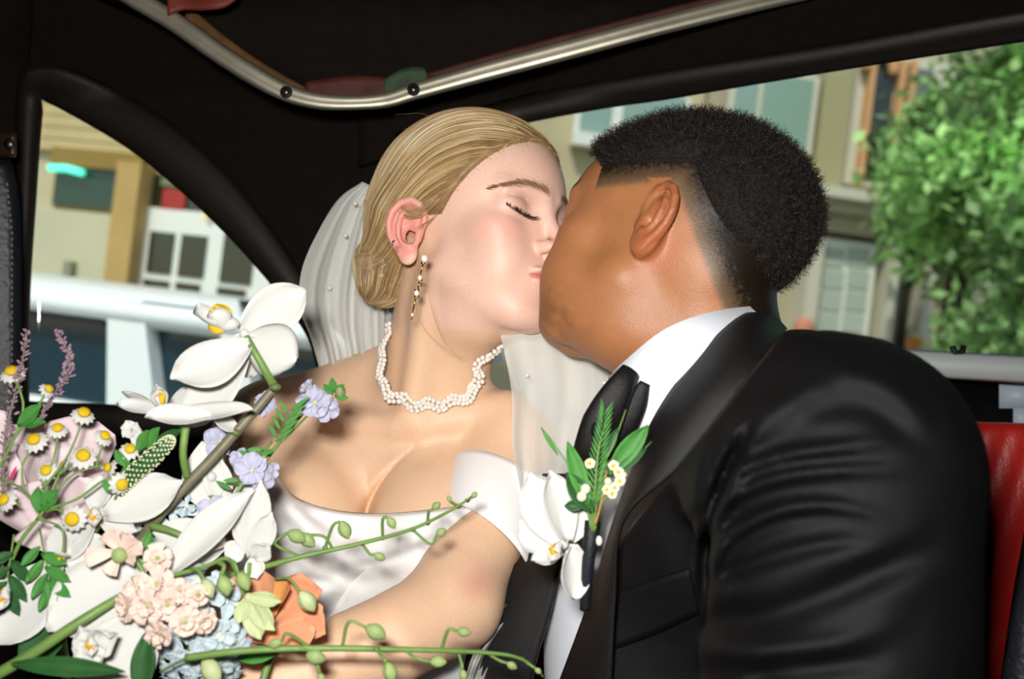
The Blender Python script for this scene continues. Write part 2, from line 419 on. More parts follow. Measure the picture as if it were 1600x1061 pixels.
# quarter window: rubber frame, glass
wf = strip('window_1', [(20, 700), (26, 480), (33, 300), (36, 130), (62, 104), (110, 110), (200, 152), (290, 212), (370, 290), (440, 385), (490, 470), (528, 560), (545, 700)],
      [(37, 700), (37, 480), (48, 310), (60, 170), (65, 152), (84, 160), (200, 228), (280, 292), (350, 357), (410, 421), (455, 477), (496, 550), (518, 700)], 90, 7, 1.6, rubber, off=-2.4, sag=.7)
def glass_mat():
    m = bpy.data.materials.new('window_glass'); m.use_nodes = True; nt = m.node_tree; N, L = nt.nodes, nt.links; N.remove(N['Principled BSDF'])
    g = N.new('ShaderNodeBsdfGlossy'); g.inputs['Roughness'].default_value = .03; t = N.new('ShaderNodeBsdfTransparent'); t.inputs[0].default_value = (.93, .97, .94, 1)
    x = N.new('ShaderNodeMixShader'); fr = N.new('ShaderNodeFresnel'); fr.inputs[0].default_value = 1.35
    L.new(fr.outputs[0], x.inputs[0]); L.new(t.outputs[0], x.inputs[1]); L.new(g.outputs[0], x.inputs[2]); L.new(x.outputs[0], N['Material Output'].inputs[0]); return m
glass = glass_mat()
def pane(name, A, B, off, parent=None, dep=None, n=24, m=10):
    return strip(name, A, B, n, m, .3, glass, parent, off=off, dep=dep, kind='structure')
pane('pane', [(20, 130), (20, 400), (20, 690)], [(570, 130), (570, 400), (570, 690)], 4.6, wf)
w2 = pane('window_2', [(690, 150), (830, 110), (1040, 70), (1300, 30), (1600, -20), (1900, -60)], [(690, 660), (900, 670), (1100, 660), (1300, 600), (1600, 590), (1900, 600)], 1.5, dep=lambda x, y: depth_at(x, 300) + 4 + max(0, y - 40) * .06)
# leather door pad with stitching on the far left, its bracket
navy = mat('navy_leather', '#15171d', rough=.45, spec=.5, bump=1, bscale=160, noise=.3, nscale=90)
pad = thing('door_pad', 'dark leather pad with stitched edge at the window frame', 'door pad', P(0, 560, 118))
strip('pad', [(-160, 260), (-160, 450), (-160, 760)], [(16, 252), (30, 330), (33, 560), (30, 760)], 30, 10, 2.5, navy, pad, None, dep=lambda x, y: 117 + .002 * (x + 60) ** 2 * .05, sag=1.2)
th = MB()
for i in range(34):
    y = 285 + i * 9.5; x = 9 + 9 * min(1, (y - 270) / 90.)
    th.add(*tube([P(x, y, 115.2), P(x + .8, y + 3.2, 114.9), P(x + 1, y + 6.4, 115.2)], .09, 5))
th.build('stitching', mat('grey_thread', '#8f9093', rough=.8), pad, kind='stuff')
br = thing('bracket', 'small metal bracket with round screw above the leather pad', 'bracket', P(12, 226, 115))
strip('plate', [(-30, 206), (10, 205), (24, 208)], [(-30, 246), (10, 246), (24, 244)], 10, 6, .5, mat('brown_steel', '#4a382c', rough=.4, metal=.8), br, None, dep=lambda x, y: 115)
V, Fc = ball(P(14, 225, 114.3), (.6, .35, .6), 14, 8); obj('screw', V, Fc, steel, br)
# sill, black panel with the letter, seat
sillm = mat('silver_sill', '#c9cfcc', rough=.35, metal=.2, spec=.6)
strip('trim_6', [(930, 533), (1180, 545), (1440, 560), (1600, 570), (1900, 588)], [(930, 550), (1180, 562), (1440, 577), (1600, 586), (1900, 604)], 20, 5, 2.5, sillm, dep=lambda x, y: 118 - (x - 1100) * .012, sag=.5)
strip('trim_7', [(930, 560), (1180, 570), (1440, 584), (1600, 586), (2200, 620)], [(930, 1500), (1180, 1500), (1440, 1500), (1600, 1500), (2200, 1500)], 12, 6, 2, mat('black_panel', '#0b0b0c', rough=.35, spec=.4), dep=lambda x, y: 124 - (x - 1100) * .012)
tb = MB(); dT = lambda x: 121.5 - (x - 1100) * .012
for x0, y0, x1, y1 in ((1561, 600, 1640, 638), (1583, 636, 1617, 674)):
    g = np.array([P(x0, y0, dT(x0)), P(x0, y1, dT(x0)), P(x1, y1, dT(x1)), P(x1, y0, dT(x1))]); tb.add(*thicken(g, [(0, 1, 2, 3)], .3))
tb.build('letter', mat('pale_blue_vinyl', '#a9b9c4', rough=.5), None, smooth=False); tag(bpy.data.objects['letter'], 'pale blue capital letter T on the black panel above the red seat', 'letter')
ck = MB()
for q_ in ([(1488, 541), (1492, 553), (1498, 554)], [(1506, 540), (1503, 552), (1497, 554)], [(1490, 556), (1497, 551), (1504, 556)]): ck.add(*tube([P(x, y, 112.5) for x, y in q_], .35, 6))
ck.build('clip', hole, None); tag(bpy.data.objects['clip'], 'little black plastic clip standing on the silver window sill', 'clip')
redl = mat('red_vinyl', '#b3231d', rough=.38, spec=.5, bump=.4, bscale=400, coat=.1)
seat = thing('car_seat', 'bright red ribbed vinyl seat back behind the groom', 'seat', P(1500, 1060, 112))
n, m = 120, 60; G = np.zeros((n, m, 3))
for i in range(n):
    for j in range(m):
        x = 700 + i * 10.; v = j / (m - 1); y = 672 + (x - 1600) * .03 + 560 * max(0, v - .16) / .84; yy = min(v / .16, 1)
        d = 114 - (x - 1100) * .012 + 9 * (1 - math.sin(yy * math.pi / 2)) - 2.2 * math.sin(min(1, v * 1.6) * math.pi) + .28 * abs(math.sin((x + (y - 672) * .35) / 13.0))
        G[i, j] = P(x, y, d)
sheet_ = thicken(G.reshape(-1, 3), grid_faces(n, m), 1.5); obj('seat_back', *sheet_, redl, seat)
strip('bolster', [(1640, 640), (1612, 820), (1588, 930), (1560, 1090)], [(1800, 640), (1800, 820), (1800, 930), (1800, 1090)], 20, 8, 4, navy, None, None, dep=lambda x, y: 74 + .00008 * (x - 1700) ** 2); tag(bpy.data.objects['bolster'], 'black leather bolster at the edge of the red seat', 'armrest')
# the rest of the cabin, behind and beside the photographer
def slab(name, lo, hi, m=dark, kind='structure'):
    lo, hi = np.array(lo, float), np.array(hi, float); V, Fc = quadbox((lo + hi) / 2, hi - lo); o = obj(name, V, Fc, m, None, smooth=False); o['kind'] = kind; return o
slab('ceiling', (-108, -95, 49), (100, 140, 52)); slab('floor', (-108, -95, -98), (100, 150, -95))
slab('wall_front', (-108, -98, -95), (100, -95, 52)); slab('wall_left', (-108, -95, -95), (-105, 138, 52)); slab('wall_right', (80, -95, -95), (83, 125, 52))
# ------------------------------------------------------------------ the street outside
class Face:
    """an upright plane out in the street; boxes are laid on it by two photo corners"""
    def __init__(s, x, y, d, yaw):
        s.O = W(P(x, y, d)); s.h = np.array([math.cos(yaw), math.sin(yaw), 0]); s.v = np.array([0, 0, 1.]); s.n = np.cross(s.h, s.v)
    def ab(s, x, y):
        r = W(P(x, y, 100)) - CAM; t = ((s.O - CAM) @ s.n) / (r @ s.n); q = CAM + r * t - s.O; return q @ s.h, q @ s.v
    def pt(s, a, b, o=0): return s.O + s.h * a + s.v * b + s.n * o
    def box(s, a0, b0, a1, b1, o0, o1):
        c = s.pt((a0 + a1) / 2, (b0 + b1) / 2, (o0 + o1) / 2); return quadbox(c, (abs(a1 - a0), abs(b1 - b0), abs(o1 - o0)), np.array([s.h, s.v, s.n]))
    def px(s, x0, y0, x1, y1, o0, o1):
        xm, ym = (x0 + x1) / 2, min((y0 + y1) / 2, 440); a0, a1 = s.ab(x0, ym)[0], s.ab(x1, ym)[0]; b0, b1 = s.ab(xm, y0)[1], s.ab(xm, y1)[1]
        return s.box(a0, b0, a1, b1, o0, o1)
def wbox(name, VF, m, parent=None, **k): return obj(name, VF[0], VF[1], m, parent, smooth=False, world=True, **k)
GZ_ = -.45
stucco = mat('cream_stucco', '#c2b490', rough=.9, noise=.12, nscale=3); pale = mat('pale_panel', '#c4bd9c', rough=.9, noise=.1, nscale=2); tan = mat('tan_pilaster', '#b8965a', rough=.9, noise=.15, nscale=4)
whitep = mat('white_paint', '#e9e8dd', rough=.6); dglass = mat('dark_glass', '#2a2a1c', rough=.12, spec=.6); gglass = mat('green_glass', '#1d3a26', rough=.12, spec=.6); brown = mat('brown_lintel', '#8f7436', rough=.8)
f = Face(150, 400, 620, math.radians(-14))
o = obj('pavement', *quadbox((0, 8, GZ_ - .1), (60, 60, .2)), mat('asphalt', '#77746c', rough=.9, noise=.2, nscale=3), None, smooth=False, world=True); o['kind'] = 'structure'
A = thing('building', 'cream shopfront with pilaster, white glazed doors and green lit window', 'building', P(150, 560, 620)); A.location.z = GZ_
a0, b0 = f.ab(-500, 0); a1, b1 = f.ab(720, -300)
wbox('wall', f.box(a0, GZ_ - f.O[2], a1, b1 + 1.5, -.3, 0), stucco, A)
top = f.ab(150, 242)[1]
for i in range(24):
    wbox('siding_board', f.box(a0, top + i * .075, a1, top + i * .075 + .068, 0, .05 - .0), mat('siding_cream', '#c2ac7a', rough=.85, noise=.15, nscale=6), A)
wbox('lintel', f.px(96, 240, 238, 268, 0, .10), brown, A)
w = wbox('window', f.px(88, 258, 203, 330, 0, .03), mat('window_surround', '#a8925c', rough=.8), A); wbox('pane', f.px(93, 263, 199, 326, .03, .05), gglass, w)
V = tube(np.array([f.pt(*f.ab(94, 267), .10), f.pt(*f.ab(120, 268), .10), f.pt(*f.ab(146, 275), .10)]), .022, 8); obj('neon_tube', V[0], V[1], mat('neon', '#59e6c0', emit=1.6), A, world=True)
wbox('panel', f.px(42, 330, 190, 640, 0, .05), pale, A)
wbox('meter_box', f.px(115, 410, 127, 436, .05, .1), mat('grey_box', '#8d8a72'), A)
wbox('pilaster', f.px(197, 262, 233, 640, 0, .22), tan, A); wbox('pilaster_dark_edge', f.px(189, 262, 196, 640, 0, .01), mat('edge_brown', '#5d4f30', rough=.9), A)  # tan pilaster, with a thin dark brown strip along its left edge
w = wbox('window', f.px(236, 270, 480, 352, 0, .06), mat('window_surround', '#a8925c'), A); wbox('pane', f.px(241, 285, 470, 349, .06, .08), dglass, w)
wbox('red_sign', f.px(268, 300, 303, 332, .08, .10), mat('red_card', '#a8342a', rough=.7), A); wbox('pale_sign', f.px(266, 284, 312, 296, .08, .10), mat('pale_card', '#7c7f5a', rough=.7), A)
V = ball(f.pt(*f.ab(343, 337), .12), .035); obj('bulb', V[0], V[1], mat('bulb_glow', '#e6c04a', emit=1.0), A, world=True)
w = wbox('door', f.px(233, 342, 560, 760, 0, .10), whitep, A)
for r in ((248, 366, 286, 430), (296, 371, 336, 436), (361, 371, 410, 446), (241, 440, 281, 474), (291, 445, 329, 481), (356, 453, 400, 520), (238, 484, 279, 540), (289, 490, 327, 545), (440, 380, 490, 460)): wbox('pane', f.px(*r, .10, .112), dglass, w)
# white car parked outside
cp = mat('white_car_paint', '#f3f5f3', rough=.25, spec=.5, coat=.4); cg = mat('car_glass', '#16323c', rough=.06, spec=.8); blk = mat('black_tyre', '#0e0e0e', rough=.8)
g = Face(150, 560, 300, math.radians(-16)); car = thing('parked_car', 'white car parked beyond the side window', 'car', P(150, 660, 300)); car.location.z = GZ_
(aL, bT), (aR, _) = g.ab(-260, 430), g.ab(560, 540); bS = g.ab(170, 640)[1]; bG = GZ_ - g.O[2]; bR = g.ab(170, 488)[1]
prof = [(bG + .22, -.02), (bG + .3, .03), (bS - .25, .06), (bS - .06, .03), (bS, 0)]
mb = MB(); row = [(b, o) for b, o in prof] + [(bS, -1.5), (bG + .22, -1.5)]
V = [g.pt(a, b, o) for a in np.linspace(aL, aR, 12) for b, o in row]; n = len(row)
mb.add(V, [tuple(q_) for q_ in grid_faces(12, n)]); mb.add([g.pt(aL, b, o) for b, o in row], [tuple(range(n))]); mb.add([g.pt(aR, b, o) for b, o in row], [tuple(range(n))[::-1]]); mb.build('body', cp, car, world=True)
row = [(bR - .035, -.04), (bR - .02, .0), (bR + .01, .02), (bR + .05, -.02), (bR + .085, -.15), (bR + .1, -.7), (bR + .06, -1.35), (bR - .03, -1.45), (bR - .03, -.1)]
V = [g.pt(a, b, o) for a in np.linspace(aL, aR, 12) for b, o in row]; n = len(row); mb = MB(); mb.add(V, [tuple(q_) for q_ in grid_faces(12, n)]); mb.build('roof', cp, car, world=True)
def pillar(x0, x1, x2, x3, name='pillar'):
    p_ = [g.ab(x0, 470), g.ab(x1, 470), g.ab(x2, 655), g.ab(x3, 655)]; V = [g.pt(a, b, o) for o in (.0, -.1) for a, b in p_]
    obj(name, V, [(0, 1, 2, 3), (7, 6, 5, 4), (0, 4, 5, 1), (1, 5, 6, 2), (2, 6, 7, 3), (3, 7, 4, 0)], cp, car, world=True, smooth=False)
pillar(168, 222, 244, 166); pillar(338, 372, 400, 362); pillar(-160, -120, -120, -180)
for x0, x1 in ((-160, 166), (222, 345), (372, 540)):
    w = wbox('window', g.px(x0, 478, x1, 488, -.05, -.01), mat('window_seal', '#1a1a18', rough=.6), car); wbox('pane', g.px(x0 - 6, 480, x1 + 20, 652, -.08, -.06), cg, w)
for x in (20, 480):
    a = g.ab(x, 640)[0]; c = g.pt(a, bG + .31, -.1); obj('wheel', *tube([c, c - g.n * .05, c - g.n * .22], .31, 20), blk, car, world=True, smooth=False)
# building across the street on the right
f = Face(1150, 300, 1000, math.radians(6)); gr = mat('grey_stone', '#b3a98c', rough=.9, noise=.1, nscale=2); lg = mat('light_stone', '#cfc8b4', rough=.9); og = mat('orange_frame', '#cf9a68', rough=.6); sg = mat('sky_glass', '#8aa294', rough=.1, spec=.7)
B = thing('building', 'grey stone building with white windows and tall arched openings behind tree', 'building', P(1150, 600, 1000)); B.location.z = GZ_
a0 = f.ab(600, 300)[0]; a1 = f.ab(1900, 300)[0]; bt_ = f.ab(1150, -250)[1]
wbox('wall', f.box(a0, GZ_ - f.O[2], a1, bt_, -.3, 0), gr, B); wbox('wall_bay', f.px(560, -100, 1082, 640, 0, .12), stucco, B)
for fr, ps, mm in (((892, 150, 1066, 243), ((900, 158, 947, 232), (964, 154, 1058, 236)), whitep), ((1126, 118, 1262, 240), ((1134, 130, 1168, 232), (1176, 128, 1252, 236)), lg)):
    w = wbox('window', f.px(*fr, .1, .22), mm, B)
    for p_ in ps: wbox('pane', f.px(*p_, .22, .24), sg, w)
wbox('window_sill', f.px(886, 226, 1072, 246, .1, .3), whitep, B)
wbox('pilaster', f.px(1268, 30, 1312, 330, 0, .25), mat('olive_stone', '#a39a72', rough=.9), B)
w = wbox('window', f.px(1318, 92, 1480, 300, .0, .1), lg, B); wbox('pane', f.px(1346, 110, 1380, 286, .1, .12), dglass, w); wbox('pane', f.px(1396, 110, 1440, 286, .1, .12), mat('grey_glass', '#6a6a64', rough=.1), w)
cA, cB = f.ab(1346, 118), f.ab(1380, 118); rr = (cB[0] - cA[0]) / 2; cc_ = ((cA[0] + cB[0]) / 2, cA[1]); arc = np.array([f.pt(cc_[0] + (rr + .03) * math.cos(t), cc_[1] + (rr + .1) * math.sin(t), .16) for t in np.linspace(0, math.pi, 14)])
obj('arch', *tube(arc, .06, 6), og, w, world=True); V, Fc = ball(f.pt(cc_[0], cc_[1], .1), (rr, .02, rr + .05), 16, 8); obj('arch_pane', V, Fc, dglass, w, world=True)
for x in (1337, 1383, 1400): wbox('mullion', f.px(x, 100, x + 9, 296, .1, .2), og, w)
wbox('cornice', f.px(1180, 318, 1560, 334, 0, .6), lg, B); wbox('cornice', f.px(1180, 334, 1560, 350, 0, .42), lg, B); wbox('frieze', f.px(1180, 350, 1560, 378, 0, .3), gr, B)
w = wbox('window', f.px(1262, 378, 1352, 540, 0, .2), whitep, B)
for i in range(2):
    for j in range(4): wbox('pane', f.px(1272 + i * 38, 390 + j * 34, 1304 + i * 38, 418 + j * 34, .2, .22), mat('pale_glass', '#b5bfb2', rough=.1), w)
for x in (1300, 1362, 1420, 1500): wbox('column', f.px(x - (60 if x == 1300 else 0), 378, x + (16 if x != 1300 else -40), 640, 0, .35), lg, B)
wbox('doorway', f.px(1378, 388, 1418, 640, 0, .1), dglass, B)
# trees
leafm = mat('tree_leaves', '#5f9a45', rough=.6, noise=.0, transl=.35, vcol='Col'); bark = mat('bark', '#5a4a38', rough=.9)
def tree(cx, cy, d, R_, n, label, seed):
    rg = np.random.default_rng(seed); c = W(P(cx, cy, d)); t = thing('tree', label, 'tree', P(cx, cy, d), 'street trees'); t.location = (c[0], c[1], GZ_)
    cl = rg.normal(size=(150, 3)); cl = nrm(cl) * rg.uniform(.2, 1, (150, 1)) ** .5 * R_ + c; k = rg.integers(0, 150, n); p = cl[k] + rg.normal(size=(n, 3)) * R_[0] * .11
    u = nrm(rg.normal(size=(n, 3)) + (0, 0, -.2)); v = nrm(np.cross(u, rg.normal(size=(n, 3)) + (0, 0, 2))); s_ = rg.uniform(.035, .08, (n, 1))
    V = np.stack([p - u * s_, p + v * s_ * .55, p + u * s_, p - v * s_ * .55], 1).reshape(-1, 3)
    tone = np.repeat(C_('#a8cf82') * rg.uniform(.45, 1.5, (n, 1)) * (1 + .45 * np.sin(k * 3.1))[:, None], 4, 0)
    obj('leaves', V, np.arange(4 * n).reshape(-1, 4), leafm, t, world=True, cols=tone, kind='stuff')
    obj('trunk', *tube(np.array([(c[0], c[1], GZ_), (c[0] + .1, c[1], c[2] - R_[2] * .5), (c[0], c[1], c[2] + R_[2] * .3)]), [.14, .11, .05], 8), bark, t, world=True)
def C_(h): return np.array(srgb(h)[:3])
tree(1715, 250, 700, (1.4, 1.1, 2.2), 30000, 'leafy green street tree, the near and larger one', 4)
tree(1500, 300, 850, (.7, .45, .9), 2600, 'leafy green street tree, further one whose boughs cross arched window', 5)
# two passers-by far off, only their heads show above the groom's shoulder
def passer(x, y, d, shirt, label):
    c = W(P(x, y, d)); t = thing('person', label, 'person', P(x, y, d)); t.location = (c[0], c[1], GZ_)
    obj('body', *tube(np.array([(c[0], c[1], GZ_), (c[0], c[1], c[2] - .75), (c[0], c[1], c[2] - .3), (c[0], c[1], c[2] - .16), (c[0], c[1], c[2] - .08), (c[0], c[1], c[2] + .02), (c[0], c[1], c[2] + .1)]), [.12, .16, .2, .08, .07, .1, .05], 12), mat('passer_' + shirt[1:], shirt, rough=.8), t, world=True)
passer(1256, 514, 900, '#c9806a', 'distant passer-by in salmon seen past the groom collar'); passer(1430, 541, 955, '#c9743a', 'distant passer-by in orange seen past the groom shoulder')
# ------------------------------------------------------------------ heads
def rot_frame(yaw_f, yaw_l, roll, pitch):
    f0, l0, u0 = np.array(yaw_f, float), np.array(yaw_l, float), np.array([0, 0, 1.])
    f1 = math.cos(pitch) * f0 + math.sin(pitch) * u0; u1 = math.cos(pitch) * u0 - math.sin(pitch) * f0
    l = math.cos(roll) * l0 + math.sin(roll) * u1; u = math.cos(roll) * u1 - math.sin(roll) * l0
    return np.array([f1, l, u])
class Head:
    def __init__(s, A, anchor_local, anchor_c, scale=1.0):
        s.A = A; s.s = scale; s.O = np.asarray(anchor_c) - (np.asarray(anchor_local) * scale) @ A
    def to(s, p): return ((p - s.O.astype(p.dtype)) @ s.A.T.astype(p.dtype)) / s.s
    def out(s, q): return s.O + (np.asarray(q, float) * s.s) @ s.A
EAR_A = math.radians(24)
def ear(q, d, side=1, k=.22, lob=1.0, at=(0, 0), tilt=0.0):
    """q: local head points; merges an outer ear into d"""
    ct, st = math.cos(tilt), math.sin(tilt); Q0 = q; q = q.copy()
    fx, ux = Q0[:, 0] - at[0], Q0[:, 2] - at[1]; q[:, 0] = fx * ct + ux * st; q[:, 2] = ux * ct - fx * st
    m = (np.abs(q[:, 0] + 1) < 4.5) & (np.abs(q[:, 2] - .2) < 5) & (q[:, 1] * side > 4)
    if not m.any(): return d
    p = q[m]; c, sn = math.cos(EAR_A), math.sin(EAR_A)
    f = p[:, 0]; l = p[:, 1] * side - 6.95; e = np.stack([f * c - l * sn, f * sn + l * c, p[:, 2]], 1)  # a forward, n outward, b up
    plate = sell(e, (-.95, .15, .55), (1.75, .38, 2.45))
    lobe = sell(e, (-.45, .25, -2.05), (.85, .36, .95 * lob))
    x = smin(plate, lobe, .6)
    x = smax(x, -sell(e, (-1.15, .75, .9), (1.15, .5, 1.65)), .25)        # inner hollow
    hp = [(.45, .3, .1), (.75, .3, .9), (.7, .38, 1.9), (.2, .5, 2.65), (-.7, .58, 3.05), (-1.65, .62, 2.75), (-2.35, .6, 1.9), (-2.6, .5, .8), (-2.4, .4, -.3), (-1.85, .35, -1.25), (-1.2, .35, -2.0)]
    hr = [.2, .28, .32, .34, .36, .36, .35, .32, .3, .28, .26]
    x = smin(x, spath(e, hp, hr), .18)
    x = smin(x, spath(e, [(-.95, .45, 2.3), (-1.45, .62, 1.5), (-1.6, .68, .6), (-1.45, .62, -.3), (-1.0, .55, -1.0), (-.35, .5, -1.25)], [.2, .26, .3, .3, .28, .26]), .2)
    x = smin(x, spath(e, [(-1.45, .6, 1.5), (-.6, .45, 1.75)], [.22, .15]), .2)
    x = smax(x, -sell(e, (-.55, .55, -.15), (.72, .85, .95)), .2)           # concha
    x = smin(x, spath(e, [(-.5, .1, .45), (.3, .3, .2)], [.16, .24]), .15)   # crus
    x = smin(x, sell(e, (.32, .3, -.35), (.3, .3, .5)), .25)                 # tragus
    o = d.copy(); o[m] = smin(d[m], x, k); return o
def lashp(t, r=1.0):
    return (7.2 + 1.22 * r * math.cos(t), 3.45 + 1.65 * r * math.sin(t), 2.2 - .5 * math.cos(t * 1.3) + .12 * t)
def head_sdf(q, male=0):
    L = q.copy(); L[:, 1] = np.abs(L[:, 1]); m = male
    d = sell(q, (-1.0 - .4 * m, 0, 4.9 - .7 * m), (9.9 + .6 * m, 7.25 + .3 * m, 8.1))
    d = smin(d, sell(q, (3.2, 0, 3.9 - .5 * m), (6.2, 6.3, 7.0 - .4 * m)), 1.5)
    d = smin(d, sell(q, (3.7, 0, -1.6), (5.3, 5.5, 6.6)), 1.5)
    d = smin(d, sell(q, (3.6, 0, -4.6), (5.0, 4.5 + .4 * m, 3.6)), 1.5)
    d = smin(d, scap(L, (1.2, 4.3 + .6 * m, -3.6 - .5 * m), (7.5, 1.5 + .5 * m, -7.0 - .4 * m), 1.35 + .1 * m, 1.3 + .3 * m), 2.6)
    if m: d = smin(d, sell(L, (6.4, 3.3, -4.0), (2.7, 2.5, 3.2)), 2.0)
    d = smin(d, sell(q, (8.0 + .6 * m, 0, -7.0 - .3 * m), (1.45, 1.7 + .3 * m, 1.35)), 1.0)
    d = smin(d, sell(L, (5.9, 4.0, .1), (2.3, 2.0, 1.7)), 1.5)
    d = smin(d, sell(L, (6.4, 3.0, -2.6), (2.2, 2.1, 2.4)), 1.8)            # cheek
    d = smin(d, sell(q, (7.1, 0, -3.7), (2.75, 2.9, 2.5)), 1.0)
    d = smin(d, scap(L, (8.35, .9, 3.75), (7.1, 4.4, 3.9), .85, .8), 1.0)
    near = (q[:, 0] > 4.5)
    if near.any():
        Q = q[near]; LQ = L[near]; e = d[near]
        e = smax(e, -sell(LQ, (9.6, 3.2, 2.4), (1.5, 1.9, 1.2)), 1.2)
        e = smin(e, sell(LQ, (7.2, 3.45, 2.35), (1.25, 1.65, 1.15)), .7)
        a = np.linspace(-.85, 1.0, 9)
        crease = [(7.2 + 1.3 * math.cos(.42) * math.cos(t), 3.45 + 1.7 * math.cos(.42) * math.sin(t), 2.35 + .62 + .12 * math.cos(t)) for t in a]
        e = smax(e, -(spath(LQ, crease, [.07] * 9)), .22)
        lash = [lashp(t) for t in a]
        e = smax(e, -(spath(LQ, lash, [.06] * 9)), .14)
        # nose
        e = smin(e, spath(Q, [(8.35, 0, 3.3), (9.0, 0, 2.2), (9.95, 0, .6), (10.75, 0, -.5)], [.6, .55, .6, .65]), .9)
        e = smin(e, sell(Q, (10.75, 0, -.65), (.8, .85, .68)), .5)
        e = smin(e, sell(LQ, (9.75, 1.05, -.95), (1.0, .58, .62)), .55)
        e = smin(e, spath(Q, [(10.7, 0, -1.05), (9.6, 0, -1.7)], [.42, .45]), .35)
        e = smax(e, -sell(LQ, (10.25, .6, -1.5), (.55, .28, .4)), .2)
        # philtrum, lips
        e = smin(e, sell(LQ, (9.45, .85, -3.3), (.75, 1.35, .48)), .3)
        e = smin(e, sell(Q, (9.4, 0, -4.15), (.85, 1.75, .52)), .3)
        mo = [(9.95, 0, -3.72), (9.8, 1.0, -3.72), (9.2, 1.9, -3.78), (8.5, 2.6, -3.85)]
        e = smax(e, -spath(LQ, mo, [.05, .06, .08, .1]), .22)
        d = d.copy(); d[near] = e
    return ear(q, d, 1, at=(-.7, -.7) if not m else (-1.3, 0), tilt=.24 if m else 0.0)
# ------------------------------------------------------------------ bride: pose
c30, s30 = math.cos(math.radians(36)), math.sin(math.radians(36))
HB = Head(rot_frame((c30, -s30, 0), (-s30, -c30, 0), math.radians(10), math.radians(0)), (9.0, 0, 2.6), P(857, 332, 92), 1.0)
def bride_body(p):
    q = HB.to(p); d = np.full(len(p), 50, np.float32)
    r = np.sqrt((q * q).sum(1)); m = r < 16
    d = r - 12
    if m.any(): d[m] = head_sdf(q[m], 0)
    nk = scap(p, HB.out((-1.6, 0, -1.5)), P(672, 655, 101.5), 5.0, 5.6)
    nk = smin(nk, sell(p, HB.out((1.5, 0, -6.5)), (4.5, 4.5, 3.8)), 2.5)
    d = smin(d, nk, 1.2)
    t = sell(p, P(625, 900, 106), (15.5, 10.5, 21))
    t = smin(t, scap(p, P(640, 665, 103), P(430, 680, 102), 4.6, 5.0), 3)
    t = smin(t, scap(p, P(690, 665, 103), P(785, 690, 99.5), 4.4, 4.4), 3)
    t = smin(t, scap(p, P(650, 560, 104), P(450, 655, 105), 2.6, 4.0), 3)
    t = smin(t, sell(p, P(425, 690, 101.5), (5.9, 5.6, 5.9)), 2)
    t = smin(t, sell(p, P(795, 700, 98.5), (4.6, 4.8, 5.4)), 2)
    t = smin(t, sell(p, P(640, 740, 100.5), (9, 5.5, 6)), 3)
    d = smin(d, t, 2.2)
    d = smin(d, scap(p, HB.out((-.5, 4.2, -3.8)), P(640, 652, 95.8), .9, .8), 2.0)     # neck tendon
    d = smin(d, scap(p, P(662, 668, 95.9), P(790, 632, 97), .5, .6), 2.2)              # collar bones
    d = smin(d, scap(p, P(615, 668, 96.1), P(470, 638, 99), .5, .6), 2.2)
    b1 = sell(p, P(694, 838, 96.8), (8.1, 7.6, 8.6)); b2 = sell(p, P(474, 838, 97), (7.2, 7.2, 8.6))
    d = smin(d, smin(b1, b2, .3), 2.0)
    q2 = PX(p); m2 = (p[:, 1] < 98) & (p[:, 1] > 84) & (q2[:, 0] > 520) & (q2[:, 0] < 700) & (q2[:, 1] > 660) & (q2[:, 1] < 840)
    if m2.any():
        cp_ = catmull(np.array([(648, 700), (622, 722), (596, 752), (578, 785), (566, 822)], float), 4); dd_ = np.full(m2.sum(), 1e9)
        for i in range(len(cp_) - 1):
            a_, b_ = cp_[i], cp_[i + 1]; ab = b_ - a_; x_ = q2[m2]; h = np.clip(((x_ - a_) @ ab) / (ab @ ab), 0, 1); w_ = i / len(cp_); dd_ = np.minimum(dd_, np.sqrt(((x_ - a_ - h[:, None] * ab) ** 2).sum(1)) / 16.2 + .7 * (1 - min(1, w_ * 1.6)) )
        d[m2] = d[m2] + (.8 * np.exp(-(dd_ / .45) ** 1.6)).astype(np.float32)
    a = spath(p, [P(798, 700, 98.5), P(758, 820, 92.5), P(706, 940, 86)], [4.7, 4.2, 3.9])
    a = smin(a, spath(p, [P(712, 945, 86), P(610, 1000, 81), P(480, 1050, 78), P(360, 1095, 76)], [3.9, 3.7, 3.2, 2.6]), 1.6)
    d = smin(d, a, .9)
    d = smin(d, spath(p, [P(405, 700, 101), P(370, 850, 97), P(330, 1040, 93)], [4.8, 4.4, 3.8]), 1.0)
    return d
def mixc(a, b, t): return a + (b - a) * np.clip(t, 0, 1)[:, None]
def blob(q, c, r): return np.exp(-(((q - np.array(c)) / np.array(r)) ** 2).sum(1))
def C(h): return np.array(srgb(h)[:3])
GX = axis_grid(-38, 12, .42, .13, -17, 8); GY = axis_grid(72, 118, .42, .13, 80, 104); GZ = axis_grid(-38, 24, .42, .13, -1, 22)
BV, BF = mesh_sdf(bride_body, GX, GY, GZ)
q = HB.to(BV); qa = q.copy(); qa[:, 1] = np.abs(qa[:, 1])
col = np.tile(C('#e9c2a1'), (len(BV), 1)) * (1 + .04 * vnoise(BV * .45, 3))[:, None]
col = mixc(col, C('#ecc2ae'), (q[:, 2] > -9) * np.clip((q[:, 0] + 2) / 4, 0, 1) * (np.linalg.norm(q, axis=1) < 15))
col = mixc(col, C('#e3968c'), .55 * blob(qa, (7.0, 4.6, -.2), (2.4, 2.0, 1.5)))
col = mixc(col, C('#d9857c'), .35 * blob(qa, (11, .6, -.8), (1.2, 1.2, 1.0)))
col = mixc(col, C('#b98571'), .55 * blob(qa, (8, 3.2, 2.9), (1.5, 1.6, .6)))
